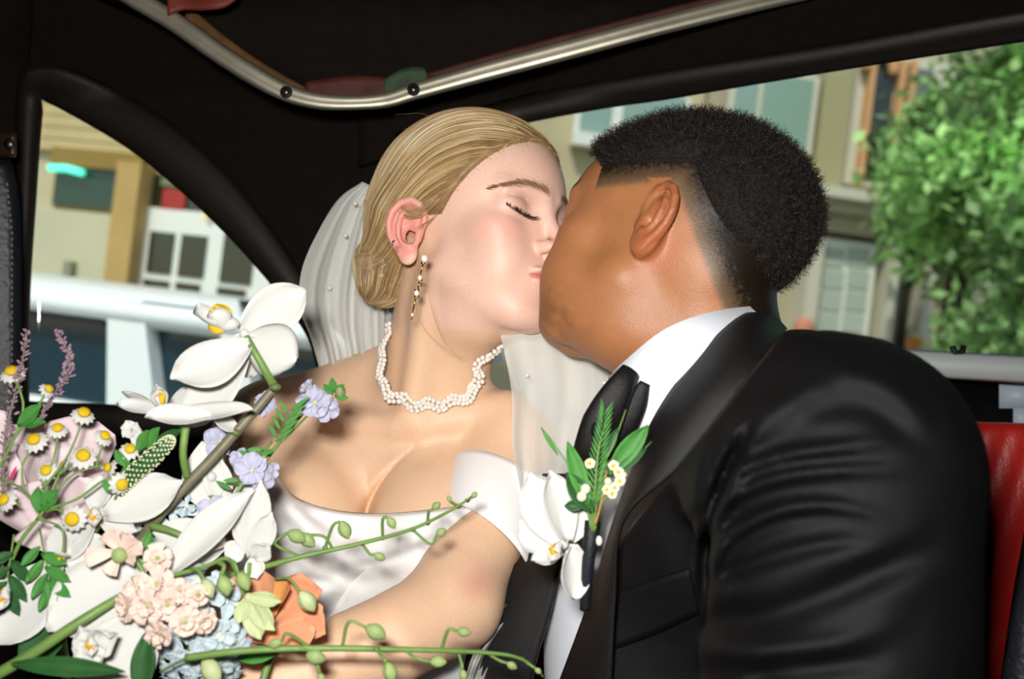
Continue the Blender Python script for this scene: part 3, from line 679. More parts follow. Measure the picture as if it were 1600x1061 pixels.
em = np.clip(3.6 - np.sqrt((q[:, 0] + 1.9) ** 2 + (q[:, 2] + .3) ** 2), 0, 1) * ((q[:, 1] > 6.8) | ((q[:, 0] < -.9) & (q[:, 1] > 5.4)))
col = mixc(col, C('#e58f86'), .75 * em)
lip = np.clip(1.6 - 1.6 * np.sqrt((q[:, 1] / 2.35) ** 2 + ((q[:, 2] + 3.78) / (1.05 * np.clip(1.15 - np.abs(q[:, 1]) / 3.6, .3, 1))) ** 2), 0, 1) ** .5 * (q[:, 0] > 8.2)
col = mixc(col, C('#c8504e'), lip * .95)
bu = 4.1 + .3 * np.sin((qa[:, 1] - .8) / 4.2 * 2.6) - .055 * np.clip(qa[:, 1] - 2.2, 0, 9) ** 2; brow = np.exp(-((q[:, 2] - bu) / .3) ** 2) * (qa[:, 1] > .9) * (qa[:, 1] < 5.3) * (q[:, 0] > 4.5)
col = mixc(col, C('#8d6547'), .6 * brow)
col = mixc(col, C('#c9827a'), .5 * blob(BV, P(745, 912, 83), (1.6, 3, 1.2)))
skinA = mat('fair_skin', vcol='Col', rough=.46, spec=.45, sss=.3, sss_s=.012, bump=.35, bscale=700, noise=.06, nscale=500)
bride = thing('person', 'bride in white off-shoulder gown kissing, blonde low bun, pearl choker', 'person', P(640, 1040, 100))
bo = obj('body', BV, BF, skinA, bride, cols=col)
# ------------------------------------------------------------------ groom: pose
ga = math.radians(30)
HG = Head(rot_frame((-math.cos(ga), math.sin(ga), 0), (-math.sin(ga), -math.cos(ga), 0), math.radians(22), math.radians(4)), (-.6, 7.2, .3), P(1004, 338, 81), 1.0)
def groom_body(p):
    q = HG.to(p); r = np.sqrt((q * q).sum(1)); m = r < 17; d = r - 12.5
    if m.any(): d[m] = head_sdf(q[m], 1)
    nk = scap(p, HG.out((-2.2, 0, -1)), P(1110, 600, 86), 6.0, 7.0)
    nk = smin(nk, sell(p, HG.out((1.0, 0, -7.0)), (4.6, 4.6, 3.6)), 2.5)
    d = smin(d, nk, 3.0)
    d = smin(d, scap(p, HG.out((-5.5, 1.5, -2)), P(1150, 600, 88), 3.2, 4.0), 2.5)
    d = smin(d, sell(p, P(1100, 900, 92), (8, 7, 18)), 3)
    return d
HX = axis_grid(0, 34, .42, .15, 1, 28); HY = axis_grid(68, 108, .42, .15, 71, 98); HZ = axis_grid(-20, 23, .42, .15, -5, 21)
GV, GF = mesh_sdf(groom_body, HX, HY, HZ)
q = HG.to(GV)
def hair_amt(q):
    """0 bare skin .. 1 full hair, by place on the head"""
    f, u, L = q[:, 0], q[:, 2], np.abs(q[:, 1])
    h = np.maximum((u - 3.0) * .9, (-3.0 - f) * .85 + (u - 2.6) * .42)
    h = np.minimum(h, 7.0)
    edge = 4.6 + np.clip((u - 5.6) * .85, 0, 2.7) - f
    h = np.where(edge < 0, -1, h)
    return np.where((u < -6.5) | (h < 0), -.1, np.clip(h / 5.0, -.1, 1))
ha = hair_amt(q) * (np.linalg.norm(q, axis=1) < 16)
col = np.tile(C('#aa7148'), (len(GV), 1)) * (1 + .07 * vnoise(GV * .5, 5) + .05 * vnoise(GV * 2.2, 8))[:, None]
em = (np.abs(q[:, 0] + 2.4) < 2.7) * (q[:, 1] > 7.5) * (np.abs(q[:, 2] - .3) < 3.4)
col = mixc(col, C('#a8603e'), .6 * em)
col = mixc(col, C('#b4613c'), .5 * blob(q, (-2.5, 7, -2.5), (2, 3, 2)))
bd = blob(q, (7.2, 2.8, -7.2), (3.6, 4, 2.0)) * (.6 + .5 * vnoise(GV * 1.6, 9)) 
col = mixc(col, C('#5e3a24'), .75 * np.clip(bd, 0, 1))
sp = 1 + .35 * vnoise(GV * 9, 12) + .25 * vnoise(GV * 4, 13)
col = mixc(col, C('#5f523d'), np.clip(ha * 9 * sp, 0, .82) * (1 - em)); col = mixc(col, C('#171009'), np.clip((ha - .06) * 3.1 * sp, 0, .985) * (1 - em))
bu = 4.4 + .2 * np.sin((np.abs(q[:, 1]) - .8) / 4.2 * 2.6); brow = np.exp(-((q[:, 2] - bu) / .42) ** 2) * (np.abs(q[:, 1]) > .9) * (np.abs(q[:, 1]) < 5.4) * (q[:, 0] > 4.5)
col = mixc(col, C('#23170f'), .85 * brow)
skinB = mat('brown_skin', vcol='Col', rough=.48, spec=.5, sss=.12, sss_s=.008, bump=.3, bscale=700)
groom = thing('person', 'groom in black tuxedo with short faded hair leaning in to kiss', 'person', P(1150, 1040, 84))
go = obj('body', GV, GF, skinB, groom, cols=col)

# ------------------------------------------------------------------ bride: hair, lashes, brows
BUN = np.array([-8.4, 2.2, -2.9])
def hair_line(q): 
    f = q[:, 0]; L = np.abs(q[:, 1])
    a = 1.2 + 1.25 * (f - 1.6)                       # temple to forehead
    b = np.where(f > -3.2, 1.2, np.maximum(1.2 + (f + 3.2) * 3.0, -5.5))
    return np.minimum(np.where(f > 1.6, a, b), 9.0 + np.zeros_like(f))
def bhair(q):
    s = sell(q, (-1.25, 0, 5.0), (10.4, 7.75, 8.65))
    s = smin(s, sell(q, (3.0, 0, 4.1), (6.65, 6.75, 7.35)), 1.4)
    s = smin(s, scap(q, (-5.5, 2.2, 1.5), (-7.2, 2.5, -2.0), 5.1, 3.6), 2)
    s = smax(s, (hair_line(q) - q[:, 2]) * .62, .5)
    b = sell(q, BUN + (0.3, .2, .3), (3.0, 3.6, 3.1)); b = smin(b, sell(q, BUN + (.6, 1.0, -1.8), (2.0, 2.6, 1.8)), 1.0)
    return smin(s, b, 1.0).astype(np.float32)
hx = axis_grid(-14, 11, .3); hy = axis_grid(-10, 10, .3); hz = axis_grid(-10, 14, .3)
HV, HF = mesh_sdf(bhair, hx, hy, hz)
hairm = mat('blonde_hair', '#8d6f47', rough=.5, spec=.4, noise=.5, nscale=60, stretch=(1, 1, 1))
def strandmat(name, rough=.35, spec=.6):
    m = mat(name, rough=rough, spec=spec); nt = m.node_tree
    a = nt.nodes.new('ShaderNodeAttribute'); a.attribute_name = 'Col'
    nt.links.new(a.outputs['Color'], nt.nodes['Principled BSDF'].inputs['Base Color']); return m
hair = obj('hair', HB.out(HV), HF, hairm, bride)
def walk(P0, dirf, f, n, step, lift):
    """follow a direction field over the zero level of f"""
    p = np.array(P0, float); out = []
    for i in range(n):
        d, N = sdf_grad(f, p); p = p - N * (d - lift)[:, None]
        out.append(p.copy()); v = dirf(p, i); v = v - N * (v * N).sum(1)[:, None]; p = p + nrm(v) * step
    return np.stack(out, 1)
# roots: all over the shell above the hairline, flowing towards the bun
k = RNG.choice(len(HV), 5200, replace=False); R0 = HV[k]
ok = (R0[:, 2] > hair_line(R0) + .0) & (np.linalg.norm(R0 - BUN, axis=1) > 3.6); R0 = R0[ok]
def flow(p, i):
    v = nrm(BUN + (0, 0, .5) - p); high = np.clip((p[:, 0] + 2) / 8, 0, 1)[:, None]
    return v + high * np.array([-.55, 0, .12]) + .07 * np.stack([vnoise(p * .5, 1), vnoise(p * .5, 2), vnoise(p * .5, 4)], 1)
lift = RNG.uniform(-.01, .07, len(R0))
WK = walk(R0, flow, bhair, 26, .42, lift)
cv, rd, cc = [], [], []
pal = np.array([C('#c9ae7c'), C('#9c7c50'), C('#dccb9e'), C('#7a5c3a'), C('#b4966a')])
def addstr(path, r, c): 
    cv.append(path); rd.append(r * .01 * np.sin(np.linspace(.35, 2.9, len(path))) ** .4); cc.append(c)
for s_ in WK:
    dist = np.linalg.norm(s_ - BUN, axis=1); n = int(np.argmax(dist < 3.1)) or len(s_)
    if n < 4: continue
    tone = pal[RNG.integers(5)] * RNG.uniform(.8, 1.15) * (1 + .35 * vnoise(np.array([[s_[0][1] * 2.2, s_[0][2] * .6 + s_[0][0] * .6, 0]]))[0])
    addstr(HB.out(s_[:n]), RNG.uniform(.014, .028), tone)
# baby hairs along the hairline
for j in range(4000):
    b_ = R0[RNG.integers(len(R0))]
    if b_[2] - hair_line(b_[None])[0] > .8 or b_[0] < 1: continue
    N = nrm(b_ - (0, 0, 3)); T = nrm(np.array([-1.0, .1, .25])); g_ = RNG.uniform(.5, .9); addstr(HB.out(np.array([b_ - T * g_ - N * .35, b_ - T * g_ * .4 - N * .05, b_ + T * .6 + N * .08, b_ + T * 1.6 + N * .1])), .012, pal[RNG.integers(5)] * .9)
# the bun: strands wound round it
kb = np.where(np.linalg.norm(HV - BUN - (.4, .6, -.6), axis=1) < 4.2)[0]; R1 = HV[RNG.choice(kb, 1300)]
ax_ = nrm(np.array([.35, 1.0, .25]))
WB = walk(R1, lambda p, i: np.cross(ax_, p - BUN) * .10 + .8 * np.array([.05, 0, -1.0]) + .35 * np.stack([vnoise(p * 1.1, 5), vnoise(p * 1.1, 6), vnoise(p * 1.1, 7)], 1), bhair, 14, .38, RNG.uniform(0, .16, len(R1)))
for s_ in WB: addstr(HB.out(s_), RNG.uniform(.014, .03), pal[RNG.integers(5)] * RNG.uniform(.7, 1.05))
# loose wisps: before the ear, behind it, the two long ones falling past the necklace, flyaways on top
def wisp(pts, r=.012, c='#a07a4c'): addstr(catmull(pts, 8), r, C(c))
eh = lambda f, l, u: HB.out((f, l, u))
for j in range(46):
    t = RNG.uniform(-1, 1); a = RNG.uniform(0, 1)
    wisp([eh(2.3 - .8 * a, 6.9 + .3 * a, 3.6 + t), eh(1.6 - a, 7.3, 2.2 + .6 * t), eh(.5 - 1.2 * a, 7.6 + .25 * a, 1.0 + .5 * t), eh(-.6 - 1.2 * a, 7.9 + .3 * a, 1.3 + .6 * t), eh(-2.6 - a, 7.7, 2.2 + .8 * t)], .013, ['#b38e5e', '#8f6c45', '#cdb07c'][j % 3])
for j in range(12):
    t = RNG.uniform(-.4, .4)
    wisp([eh(2.2, 7.0, 2.6 + t), eh(2.0, 7.1, 1.4), eh(1.2 + t, 7.3, .4 + t), eh(.6, 7.35, .2), eh(.2 - t, 7.6, -.4 + t * .6)], .010, '#9a774c')
wisp([P(663, 330, 86.5), P(655, 370, 85.3), P(652, 400, 85.2), P(650, 450, 86), P(652, 490, 87.5), P(668, 520, 89.5), P(700, 548, 90.5), P(722, 561, 91)], .018, '#c79a5a')
wisp([P(660, 400, 85.4), P(668, 440, 85.8), P(674, 480, 87.4), P(690, 525, 89.8), P(715, 555, 90.6), P(733, 557, 91.5)], .018, '#c79a5a')
wisp([P(660, 420, 85), P(672, 448, 85.3), P(690, 452, 85.8), P(740, 445, 84.2), P(790, 440, 83.5)], .008, '#b99a6a')
for j in range(34):
    b_ = R0[RNG.integers(len(R0))]
    if b_[2] < 9.5: continue
    b_ = HB.out(b_); N = nrm(b_ - HB.out((0, 0, 3))); T = nrm(np.array([-1, RNG.uniform(-.5, .5), RNG.uniform(-.4, .4)]))
    wisp([b_, b_ + N * .4 + T * .8, b_ + N * RNG.uniform(.4, .9) + T * 1.9, b_ + N * RNG.uniform(.1, .6) + T * 3.2], .007, '#9c8058')
for j in range(60):
    b_ = BUN + nrm(np.array([RNG.uniform(-.6, .6), 1, RNG.uniform(-1.3, -.2)])) * 2.6; T = np.array([RNG.uniform(-.7, .3), RNG.uniform(-.1, .4), -RNG.uniform(.5, 1.1)])
    wisp([HB.out(b_), HB.out(b_ + T * .8), HB.out(b_ + T * 1.5 + (.3, 0, 0)), HB.out(b_ + T * 2.1 + (.7, 0, .1))], .012, '#a98a5a')
hs = strandmat('hair_strand'); strands('hair_strands', cv, rd, hs, bride, np.clip(np.array(cc), 0, 1))
# lashes and brows
cv, rd, cc = [], [], []
for side in (1, -1):
    for j in range(110):
        t = RNG.uniform(-.75, 1.05); b_ = np.array([lashp(t, 1.35)]); rd_ = nrm(b_[0] - (7.2, 3.45, b_[0][2]))
        for _ in range(8): b_[0] -= rd_ * float(head_sdf(b_.astype(np.float32), 0)[0]) * .8
        b_ = b_[0]; o_ = nrm(np.array([math.cos(t), math.sin(t) * 1.1 + RNG.uniform(0, .5), RNG.uniform(-.75, -.15)]))
        L_ = RNG.uniform(.7, 1.15); g = [b_ - o_ * .05, b_ + o_ * L_ * .4 + (0, 0, -.06), b_ + o_ * L_ * .75 + (0, .03, -.02), b_ + o_ * L_ + (0, .08, .12)]
        g = np.array(g); g[:, 1] *= side; addstr(HB.out(catmull(g, 4)), .022, C('#2e1b10'))
    for j in range(360):
        t = RNG.uniform(0, 1); lb = 1.0 + 4.7 * t; u = 4.1 + .3 * math.sin((lb - .8) / 4.2 * 2.6) - .055 * max(0, lb - 2.2) ** 2 + RNG.normal() * .17 * (1.1 - t * .6)
        b_ = np.array([[11.0, lb, u]])
        for _ in range(9): b_[0, 0] -= float(head_sdf(b_.astype(np.float32), 0)[0]) * .9
        d, N = sdf_grad(lambda z: head_sdf(z, 0), b_)
        b_ = b_[0]; o_ = nrm(np.array([-.35, 1, .75 - 1.0 * t])); g = np.array([b_, b_ + o_ * .25 + N[0] * .05, b_ + o_ * .5 + N[0] * .05]); g[:, 1] *= side
        addstr(HB.out(g), .013, C('#8a6848'))
strands('eyelashes', cv, rd, hs, bride, np.array(cc))

# ------------------------------------------------------------------ groom: hair
def ghair(q):
    q = q.astype(np.float32); a = np.clip(hair_amt(q), 0, 1); b_ = sell(q, (-1.4, 0, 4.2), (10.5, 7.55, 8.1)); b_ = smin(b_, sell(q, (3.2, 0, 3.4), (6.2, 6.3, 6.6)), 1.5)
    a = np.clip((a - .36) / .64, 0, 1); t = 1.15 * a * (2 - a) - .15 + np.where(a > .3, .26 * vnoise(q * 2.4, 21), 0)
    return (b_ - t).astype(np.float32)
hx = axis_grid(-15, 12, .28); hy = axis_grid(-11, 11, .28); hz = axis_grid(-8, 15, .28)
KV, KF = mesh_sdf(ghair, hx, hy, hz, 0)
gh = obj('hair', HG.out(KV), KF, mat('black_hair', '#120c08', rough=.75, spec=.25, bump=1, bscale=500), groom)
cv, rd, cc = [], [], []
vis = (KV[:, 1] > -3) & (hair_amt(KV) > .0)
amt = hair_amt(KV); kk = np.where(vis)[0]; kk = RNG.choice(kk, min(len(kk), 15000)); dd, NN = sdf_grad(ghair, KV[kk], .15)
for b_, N, a in zip(KV[kk], NN, amt[kk]):
    tdown = nrm(np.cross(N, RNG.normal(size=3))); w = nrm(np.cross(N, tdown))
    if a > .45:
        R_ = RNG.uniform(.07, .17); H_ = RNG.uniform(.15, .75) * (a + .2); ph = RNG.uniform(0, 6.28); t = np.linspace(0, 1, 9); tw = RNG.uniform(5, 9)
        path = b_ + N * (t[:, None] * H_ - .03) + R_ * (np.cos(ph + tw * t)[:, None] * tdown + np.sin(ph + tw * t)[:, None] * w); r = .012
        c = C('#18110b') * RNG.uniform(.4, 3.0)
    else:
        g = nrm(np.array([-.55, 0, -.8])); g = g - N * (g @ N); L_ = .1 + .5 * a; t = np.linspace(0, 1, 3)
        path = b_ + N * (.1 - .25 * a) * 0 + N * (t * (.05 + .25 * a))[:, None] + (g + .3 * tdown) * (t * L_)[:, None]; r = .008
        if RNG.uniform() > .5 + a * 2.2: continue
        c = C('#2a2018') * RNG.uniform(.5, 2.2)
    addstr(HG.out(path), r, c)
strands('hair_strands', cv, rd, strandmat('hair_curl', .5, .5), groom, np.clip(np.array(cc), 0, 1))
# ------------------------------------------------------------------ draping tools
def in_poly(pts, poly):
    x, y = pts[:, 0], pts[:, 1]; c = np.zeros(len(pts), bool); n = len(poly)
    for i in range(n):
        x1, y1 = poly[i]; x2, y2 = poly[(i + 1) % n]
        k = (y1 > y) != (y2 > y); c ^= k & (x < (x2 - x1) * (y - y1) / ((y2 - y1) if y2 != y1 else 1e-9) + x1)
    return c
def coons(A, B, n, m):
    """ruled strip between two pixel curves -> n x m pixel grid (A side first)"""
    def rs(c, k):
        c = catmull(c, 10); s_ = np.r_[0, np.cumsum(np.linalg.norm(np.diff(c, axis=0), axis=1))]; t = np.linspace(0, s_[-1], k)
        return np.stack([np.interp(t, s_, c[:, i]) for i in range(c.shape[1])], 1)
    A, B = rs(A, n), rs(B, n); t = np.linspace(0, 1, m)[None, :, None]
    return A[:, None] * (1 - t) + B[:, None] * t
def on_surface(f, G, off, fallback=None):
    """pixel grid (n,m,2) laid on the surface f, 'off' cm above it"""
    n, m = G.shape[:2]; xy = G.reshape(-1, 2); t, ok = raymarch(f, xy)
    if (~ok).any() and ok.any():
        T = t.reshape(n, m); K = ok.reshape(n, m)
        for _ in range(40):
            if K.all(): break
            T2, K2 = T.copy(), K.copy()
            for a, b in ((1, 0), (-1, 0), (0, 1), (0, -1)):
                s1 = np.roll(T, (a, b), (0, 1)); k1 = np.roll(K, (a, b), (0, 1)); u = ~K2 & k1; T2[u] = s1[u]; K2 |= k1
            T, K = T2, K2
        t = T.ravel()
    p = np.stack([(xy[:, 0] - 800) / F * t, t, (530.5 - xy[:, 1]) / F * t], 1)
    o = np.broadcast_to(np.asarray(off, float).reshape(-1, 1) if np.ndim(off) else np.full((len(p), 1), off), (len(p), 1))
    return (p * (1 - o / t[:, None])).reshape(n, m, 3)
def smooth_grid(Gp, it=4):
    for _ in range(it):
        q = Gp.copy(); q[1:-1, :, 1] = (Gp[:-2, :, 1] + Gp[2:, :, 1] + 2 * Gp[1:-1, :, 1]) / 4
        q[:, 1:-1, 1] = (q[:, :-2, 1] + q[:, 2:, 1] + 2 * q[:, 1:-1, 1]) / 4
        s_ = q[..., 1:2] / Gp[..., 1:2]; Gp = Gp * s_; Gp[..., 1] = q[..., 1]
    return Gp
def sheet(name, G, t, m, parent, **k):
    n, mm = G.shape[:2]; V, Fc = thicken(G.reshape(-1, 3), grid_faces(n, mm), t)
    return obj(name, V, Fc, m, parent, **k)
# ------------------------------------------------------------------ cloth materials
satin = mat('gown_satin', '#f4f2f1', rough=.55, spec=.3, sheen=.2)
wool = mat('black_wool', '#09080a', rough=.6, spec=.2, noise=.25, nscale=700, bump=.5, bscale=1500)
lapel_m = mat('black_faille', '#121010', rough=.5, spec=.45, noise=.4, nscale=900, bump=.5, bscale=1800)
shirt_m = mat('white_cotton', '#e9edf4', rough=.7, spec=.25)
velvet = mat('black_satin', '#0d0a0a', rough=.48, spec=.35, bump=.5, bscale=1200)
# ------------------------------------------------------------------ groom's clothes
def fold_field(p, folds):
    px = PX(p); o = np.zeros(len(p), np.float32)
    for pts, w, amp in folds:
        pts = catmull(pts, 5); bd_ = np.full(len(p), 1e9); bs = np.zeros(len(p))
        lo, hi = pts.min(0) - 3 * w, pts.max(0) + 3 * w; m = ((px > lo) & (px < hi)).all(1)
        if not m.any(): continue
        x = px[m]; b_ = np.full(len(x), 1e9); bt = np.zeros(len(x)); n = len(pts) - 1; sd_ = np.zeros(len(x))
        for i in range(n):
            a, b = pts[i], pts[i + 1]; ab = b - a; h = np.clip(((x - a) @ ab) / (ab @ ab), 0, 1); r_ = x - a - h[:, None] * ab
            d = np.sqrt((r_ ** 2).sum(1)); k = d < b_; b_ = np.where(k, d, b_); bt = np.where(k, (i + h) / n, bt)
        g = (b_ / w); o[m] += 1.9 * amp * (1 - g * g) * np.exp(-g * g * .7) * np.clip(np.minimum(bt * 6, (1 - bt) * 3), 0, 1)
    return o
FOLDS = [([(1130, 800), (1150, 745), (1215, 715), (1310, 700), (1400, 690)], 15, .34), ([(1108, 850), (1130, 790), (1200, 750), (1300, 735), (1430, 735)], 14, .36),
         ([(1105, 905), (1135, 845), (1210, 800), (1300, 790), (1400, 812)], 14, .34), ([(1112, 915), (1180, 880), (1290, 850), (1400, 845)], 16, -.2),
         ([(1090, 965), (1180, 965), (1290, 930), (1400, 880), (1480, 850)], 30, -.42), ([(1080, 1010), (1180, 1020), (1300, 1010), (1440, 950)], 26, .3),
         ([(1130, 690), (1170, 670), (1230, 630), (1300, 600)], 30, .3), ([(1120, 780), (1135, 740), (1180, 660)], 12, -.25),
         ([(1100, 960), (1104, 860), (1120, 780), (1150, 700), (1190, 640)], 12, -.4), ([(1075, 820), (1090, 740), (1110, 680)], 18, .22),
         ([(1160, 1061), (1250, 1040), (1400, 1030)], 22, -.25), ([(1290, 575), (1380, 600), (1460, 680)], 26, .16), ([(1240, 640), (1360, 640), (1470, 720)], 24, -.15)]
def jacket(p, folds=True):
    d = sell(p, P(1030, 1060, 90), (15.5, 13, 26))
    d = smin(d, scap(p, P(1120, 660, 82), P(1302, 735, 63), 6.0, 7.9), 5)
    d = smin(d, sell(p, P(1215, 690, 67.5), (7.5, 7.5, 6.8)), 3)
    d = smin(d, sell(p, P(1090, 800, 82), (7.5, 8, 11)), 4)
    arm = spath(p, [P(1312, 735, 62), P(1312, 900, 61.5), P(1305, 1120, 61)], [7.9, 8.1, 8.3])
    d = smin(d, arm, 3.0)
    d = smin(d, scap(p, P(1180, 590, 86), P(1270, 620, 72), 4.0, 4.0), 4)
    nkh = scap(p, HG.out((-2.2, 0, -1)), P(1110, 600, 86), 6.9, 8.0)
    if folds: d = d - fold_field(p, FOLDS) + .05 * vnoise(p * .6, 31)
    return d
JX = axis_grid(-8, 33, .3); JY = axis_grid(48, 108, .55, .3, 50, 80); JZ = axis_grid(-30, 6, .3)
# neck opening: everything to the upper left of the collar line is cut away
def jac(p):
    d = jacket(p)
    for a_, b_ in ((P(1222, 520, 80), P(1025, 775, 76)), (P(966, 790, 76), P(940, 1061, 80))):
        n = nrm(np.cross(a_, b_)); n = n * (-np.sign(n[0])); d = smax(d, (p - a_) @ n.astype(p.dtype), .3)
    return d.astype(np.float32)
JV, JF = mesh_sdf(jac, JX, JY, JZ, 1)
obj('jacket', JV, JF, wool, groom)
jsm = lambda p: jacket(p, False)
def shirt(p):
    d = sell(p, P(1010, 1010, 92), (9.5, 9.5, 25)); return smin(d, scap(p, P(1040, 650, 85), P(1060, 740, 87), 4, 5), 3)
SV, SF = mesh_sdf(shirt, axis_grid(-6, 26, .4), axis_grid(74, 106, .5), axis_grid(-32, 2, .4), 1)
so_ = obj('shirt', SV, SF, shirt_m, groom)
# shirt collar: standing band wrapped round the neck
def band(lo, hi, t, n=40, name='shirt_collar', m=None, parent=None):
    A, B = catmull(lo, n), catmull(hi, n); G = np.stack([A, (A + B) / 2 + 0, B], 1); return sheet(name, G, t, m, parent)
lo = [P(950, 660, 80), P(985, 640, 76.5), P(1060, 590, 74.5), P(1150, 560, 76.5), P(1222, 545, 82), P(1218, 545, 86), P(1200, 548, 89)]
hi = [P(953, 590, 79), P(975, 566, 76.2), P(1040, 514, 74.6), P(1115, 487, 76.5), P(1192, 478, 82), P(1196, 482, 86), P(1180, 486, 89)]
lo2 = [P(950, 690, 80), P(1010, 700, 75.5), P(1090, 640, 73.5), P(1170, 590, 75), P(1226, 560, 82), P(1220, 560, 86), P(1204, 562, 89)]
G = np.stack([catmull(hi, 10), (catmull(hi, 10) + catmull(lo, 10)) / 2 + (0, -.2, 0), catmull(lo2, 10)], 1)
sheet('shirt_collar', G, .25, shirt_m, groom)
# jacket collar and satin lapels
lo = [P(1005, 690, 75.5), P(1060, 600, 73.0), P(1120, 540, 73.2), P(1175, 500, 76), P(1205, 490, 82), P(1225, 492, 90)]
hi = [P(1010, 780, 71), P(1110, 680, 68.5), P(1180, 590, 68), P(1235, 530, 72), P(1245, 512, 80), P(1240, 510, 90)]
def lapel(name, inner, outer, roll=.8, n=34, m=11):
    """strip from its free inner edge (photo points with depth) to the roll line"""
    A, B = catmull(inner, n), catmull(outer, n); t = np.linspace(0, 1, m)[None, :, None]
    G = A[:, None] * (1 - t) + B[:, None] * t; bulge = np.sin(t * np.pi) * roll; G = G * (1 - bulge / G[..., 1:2])
    return sheet(name, G, .3, lapel_m, groom)
lapel('lapel', [P(1197, 480, 84), P(1150, 500, 77.5), P(1085, 565, 74.5), P(1020, 660, 74), P(965, 800, 75.5), P(925, 930, 78), P(870, 1080, 81)],
      [P(1228, 515, 82), P(1205, 545, 74), P(1155, 610, 70.5), P(1060, 730, 70.2), P(975, 815, 72.5), P(962, 940, 74.5), P(955, 1080, 76)])
lapel('lapel', [P(905, 740, 84), P(880, 860, 84.5), P(862, 950, 84.8), P(838, 1035, 85), P(822, 1120, 85.5)], [P(850, 740, 88), P(828, 850, 88.5), P(770, 925, 88.5), P(738, 1000, 88.5), P(705, 1120, 88.5)], .5)
# breast pocket welt, laid on the jacket
G = coons([(960, 925), (1020, 906), (1077, 889)], [(950, 1018), (1020, 992), (1093, 958)], 16, 8)
Gp = smooth_grid(on_surface(jsm, G, .28), 3); sheet('pocket_welt', Gp, .25, wool, groom)
# bow tie: two folded wings and a knot
def wing(a, b, w0, w1, dep, name, fold=1):
    ax_ = catmull([P(*a), (P(*a) + P(*b)) / 2 + (0, -1.0, 0), P(*b)], 8); d = nrm(ax_[-1] - ax_[0]); sd_ = nrm(np.cross(d, (0, 1, 0))); n = len(ax_); G = []
    for i in range(n):
        t = i / (n - 1); w = w0 + (w1 - w0) * t; row = []
        for j in range(13):
            s_ = j / 12 * 2 - 1; row.append(ax_[i] + sd_ * s_ * w + np.array([0, 1, 0]) * (.9 * abs(math.sin(s_ * 3.4)) * (.4 + .6 * t) - .4))
        G.append(row)
    return G
def wing(name, pts, rr, parent, flat=.5):
    p_ = catmull(np.array([P(*q_) for q_ in pts]), 8); r_ = np.interp(np.linspace(0, 1, len(p_)), np.linspace(0, 1, len(rr)), rr); V, Fc = tube(p_, r_, 20, flat, up=(0, 1, 0)); return obj(name, V, Fc, velvet, parent)
bt = wing('bow_tie', [(910, 750, 75), (925, 700, 73.6), (950, 640, 73), (972, 600, 73), (985, 578, 73.5)], [.5, 1.3, 1.5, 1.2, .9, .7], groom)
wing('bow_tie_loop', [(930, 720, 75.5), (960, 680, 75), (990, 635, 74.6), (1008, 598, 74.4)], [.6, 1.1, 1.2, .85, .4], bt)
V, Fc = ball(P(938, 672, 72.8), (.8, .6, 1.0)); obj('knot', V, Fc, velvet, bt)
# ------------------------------------------------------------------ bride's gown
G = coons([(395, 700), (430, 742), (462, 778), (520, 798), (600, 804), (690, 796), (748, 788), (800, 770)],
          [(340, 1100), (400, 1110), (460, 1110), (530, 1110), (600, 1110), (690, 1110), (760, 1110), (800, 1080)], 70, 40)
def torso_only(p):
    t = sell(p, P(625, 900, 106), (15.5, 10.5, 21)); b1 = sell(p, P(700, 838, 96.5), (8.2, 7.6, 8.6)); b2 = sell(p, P(468, 838, 97), (7.6, 7.2, 8.6))
    return smin(smin(t, smin(b1, b2, 5), 3), sell(p, P(600, 1060, 103), (14.5, 11, 14)), 4)
Gp = smooth_grid(on_surface(torso_only, G, 1.5), 10)
px = PX(Gp.reshape(-1, 3)); fo_ = fold_field(Gp.reshape(-1, 3), [([(430, 770), (520, 860), (600, 900)], 18, .5), ([(440, 850), (520, 900), (640, 905)], 16, -.5), ([(470, 960), (540, 900), (660, 860)], 20, .5), ([(430, 745), (500, 812), (640, 820), (740, 800)], 9, -.25), ([(520, 1000), (600, 940), (680, 900)], 18, -.4)])
Gp = Gp * (1 - (fo_.reshape(Gp.shape[:2]) / Gp[..., 1])[..., None]); edge = np.zeros(Gp.shape[:2]); edge[:, 0] = -.75; Gp = Gp * (1 - (edge / Gp[..., 1])[..., None])
sheet('gown_bodice', Gp, .25, satin, bride)
# off-the-shoulder sleeve: a folded cuff round the upper arm
S0, S1 = P(782, 772, 94.8), P(752, 870, 90.6); axd = nrm(S1 - S0); u_ = nrm(np.cross(axd, (0, 1, 0))); v_ = np.cross(axd, u_)
G = []
for j in range(41):
    a = j / 40 * 2 * math.pi; row = []
    for i in range(12):
        t = i / 11; slant = .9 * math.cos(a) * (1 - t) + 2.3 * math.cos(a - .2) * t; r_ = 5.35 - .25 * t + .08 * math.sin(3 * a + 4 * t) + .25 * math.sin(t * math.pi)
        row.append(S0 + axd * (t * 6.2 - .6 + slant) + r_ * (math.cos(a) * u_ + math.sin(a) * v_))
    G.append(row)
sheet('gown_sleeve', np.array(G), .22, satin, bride)
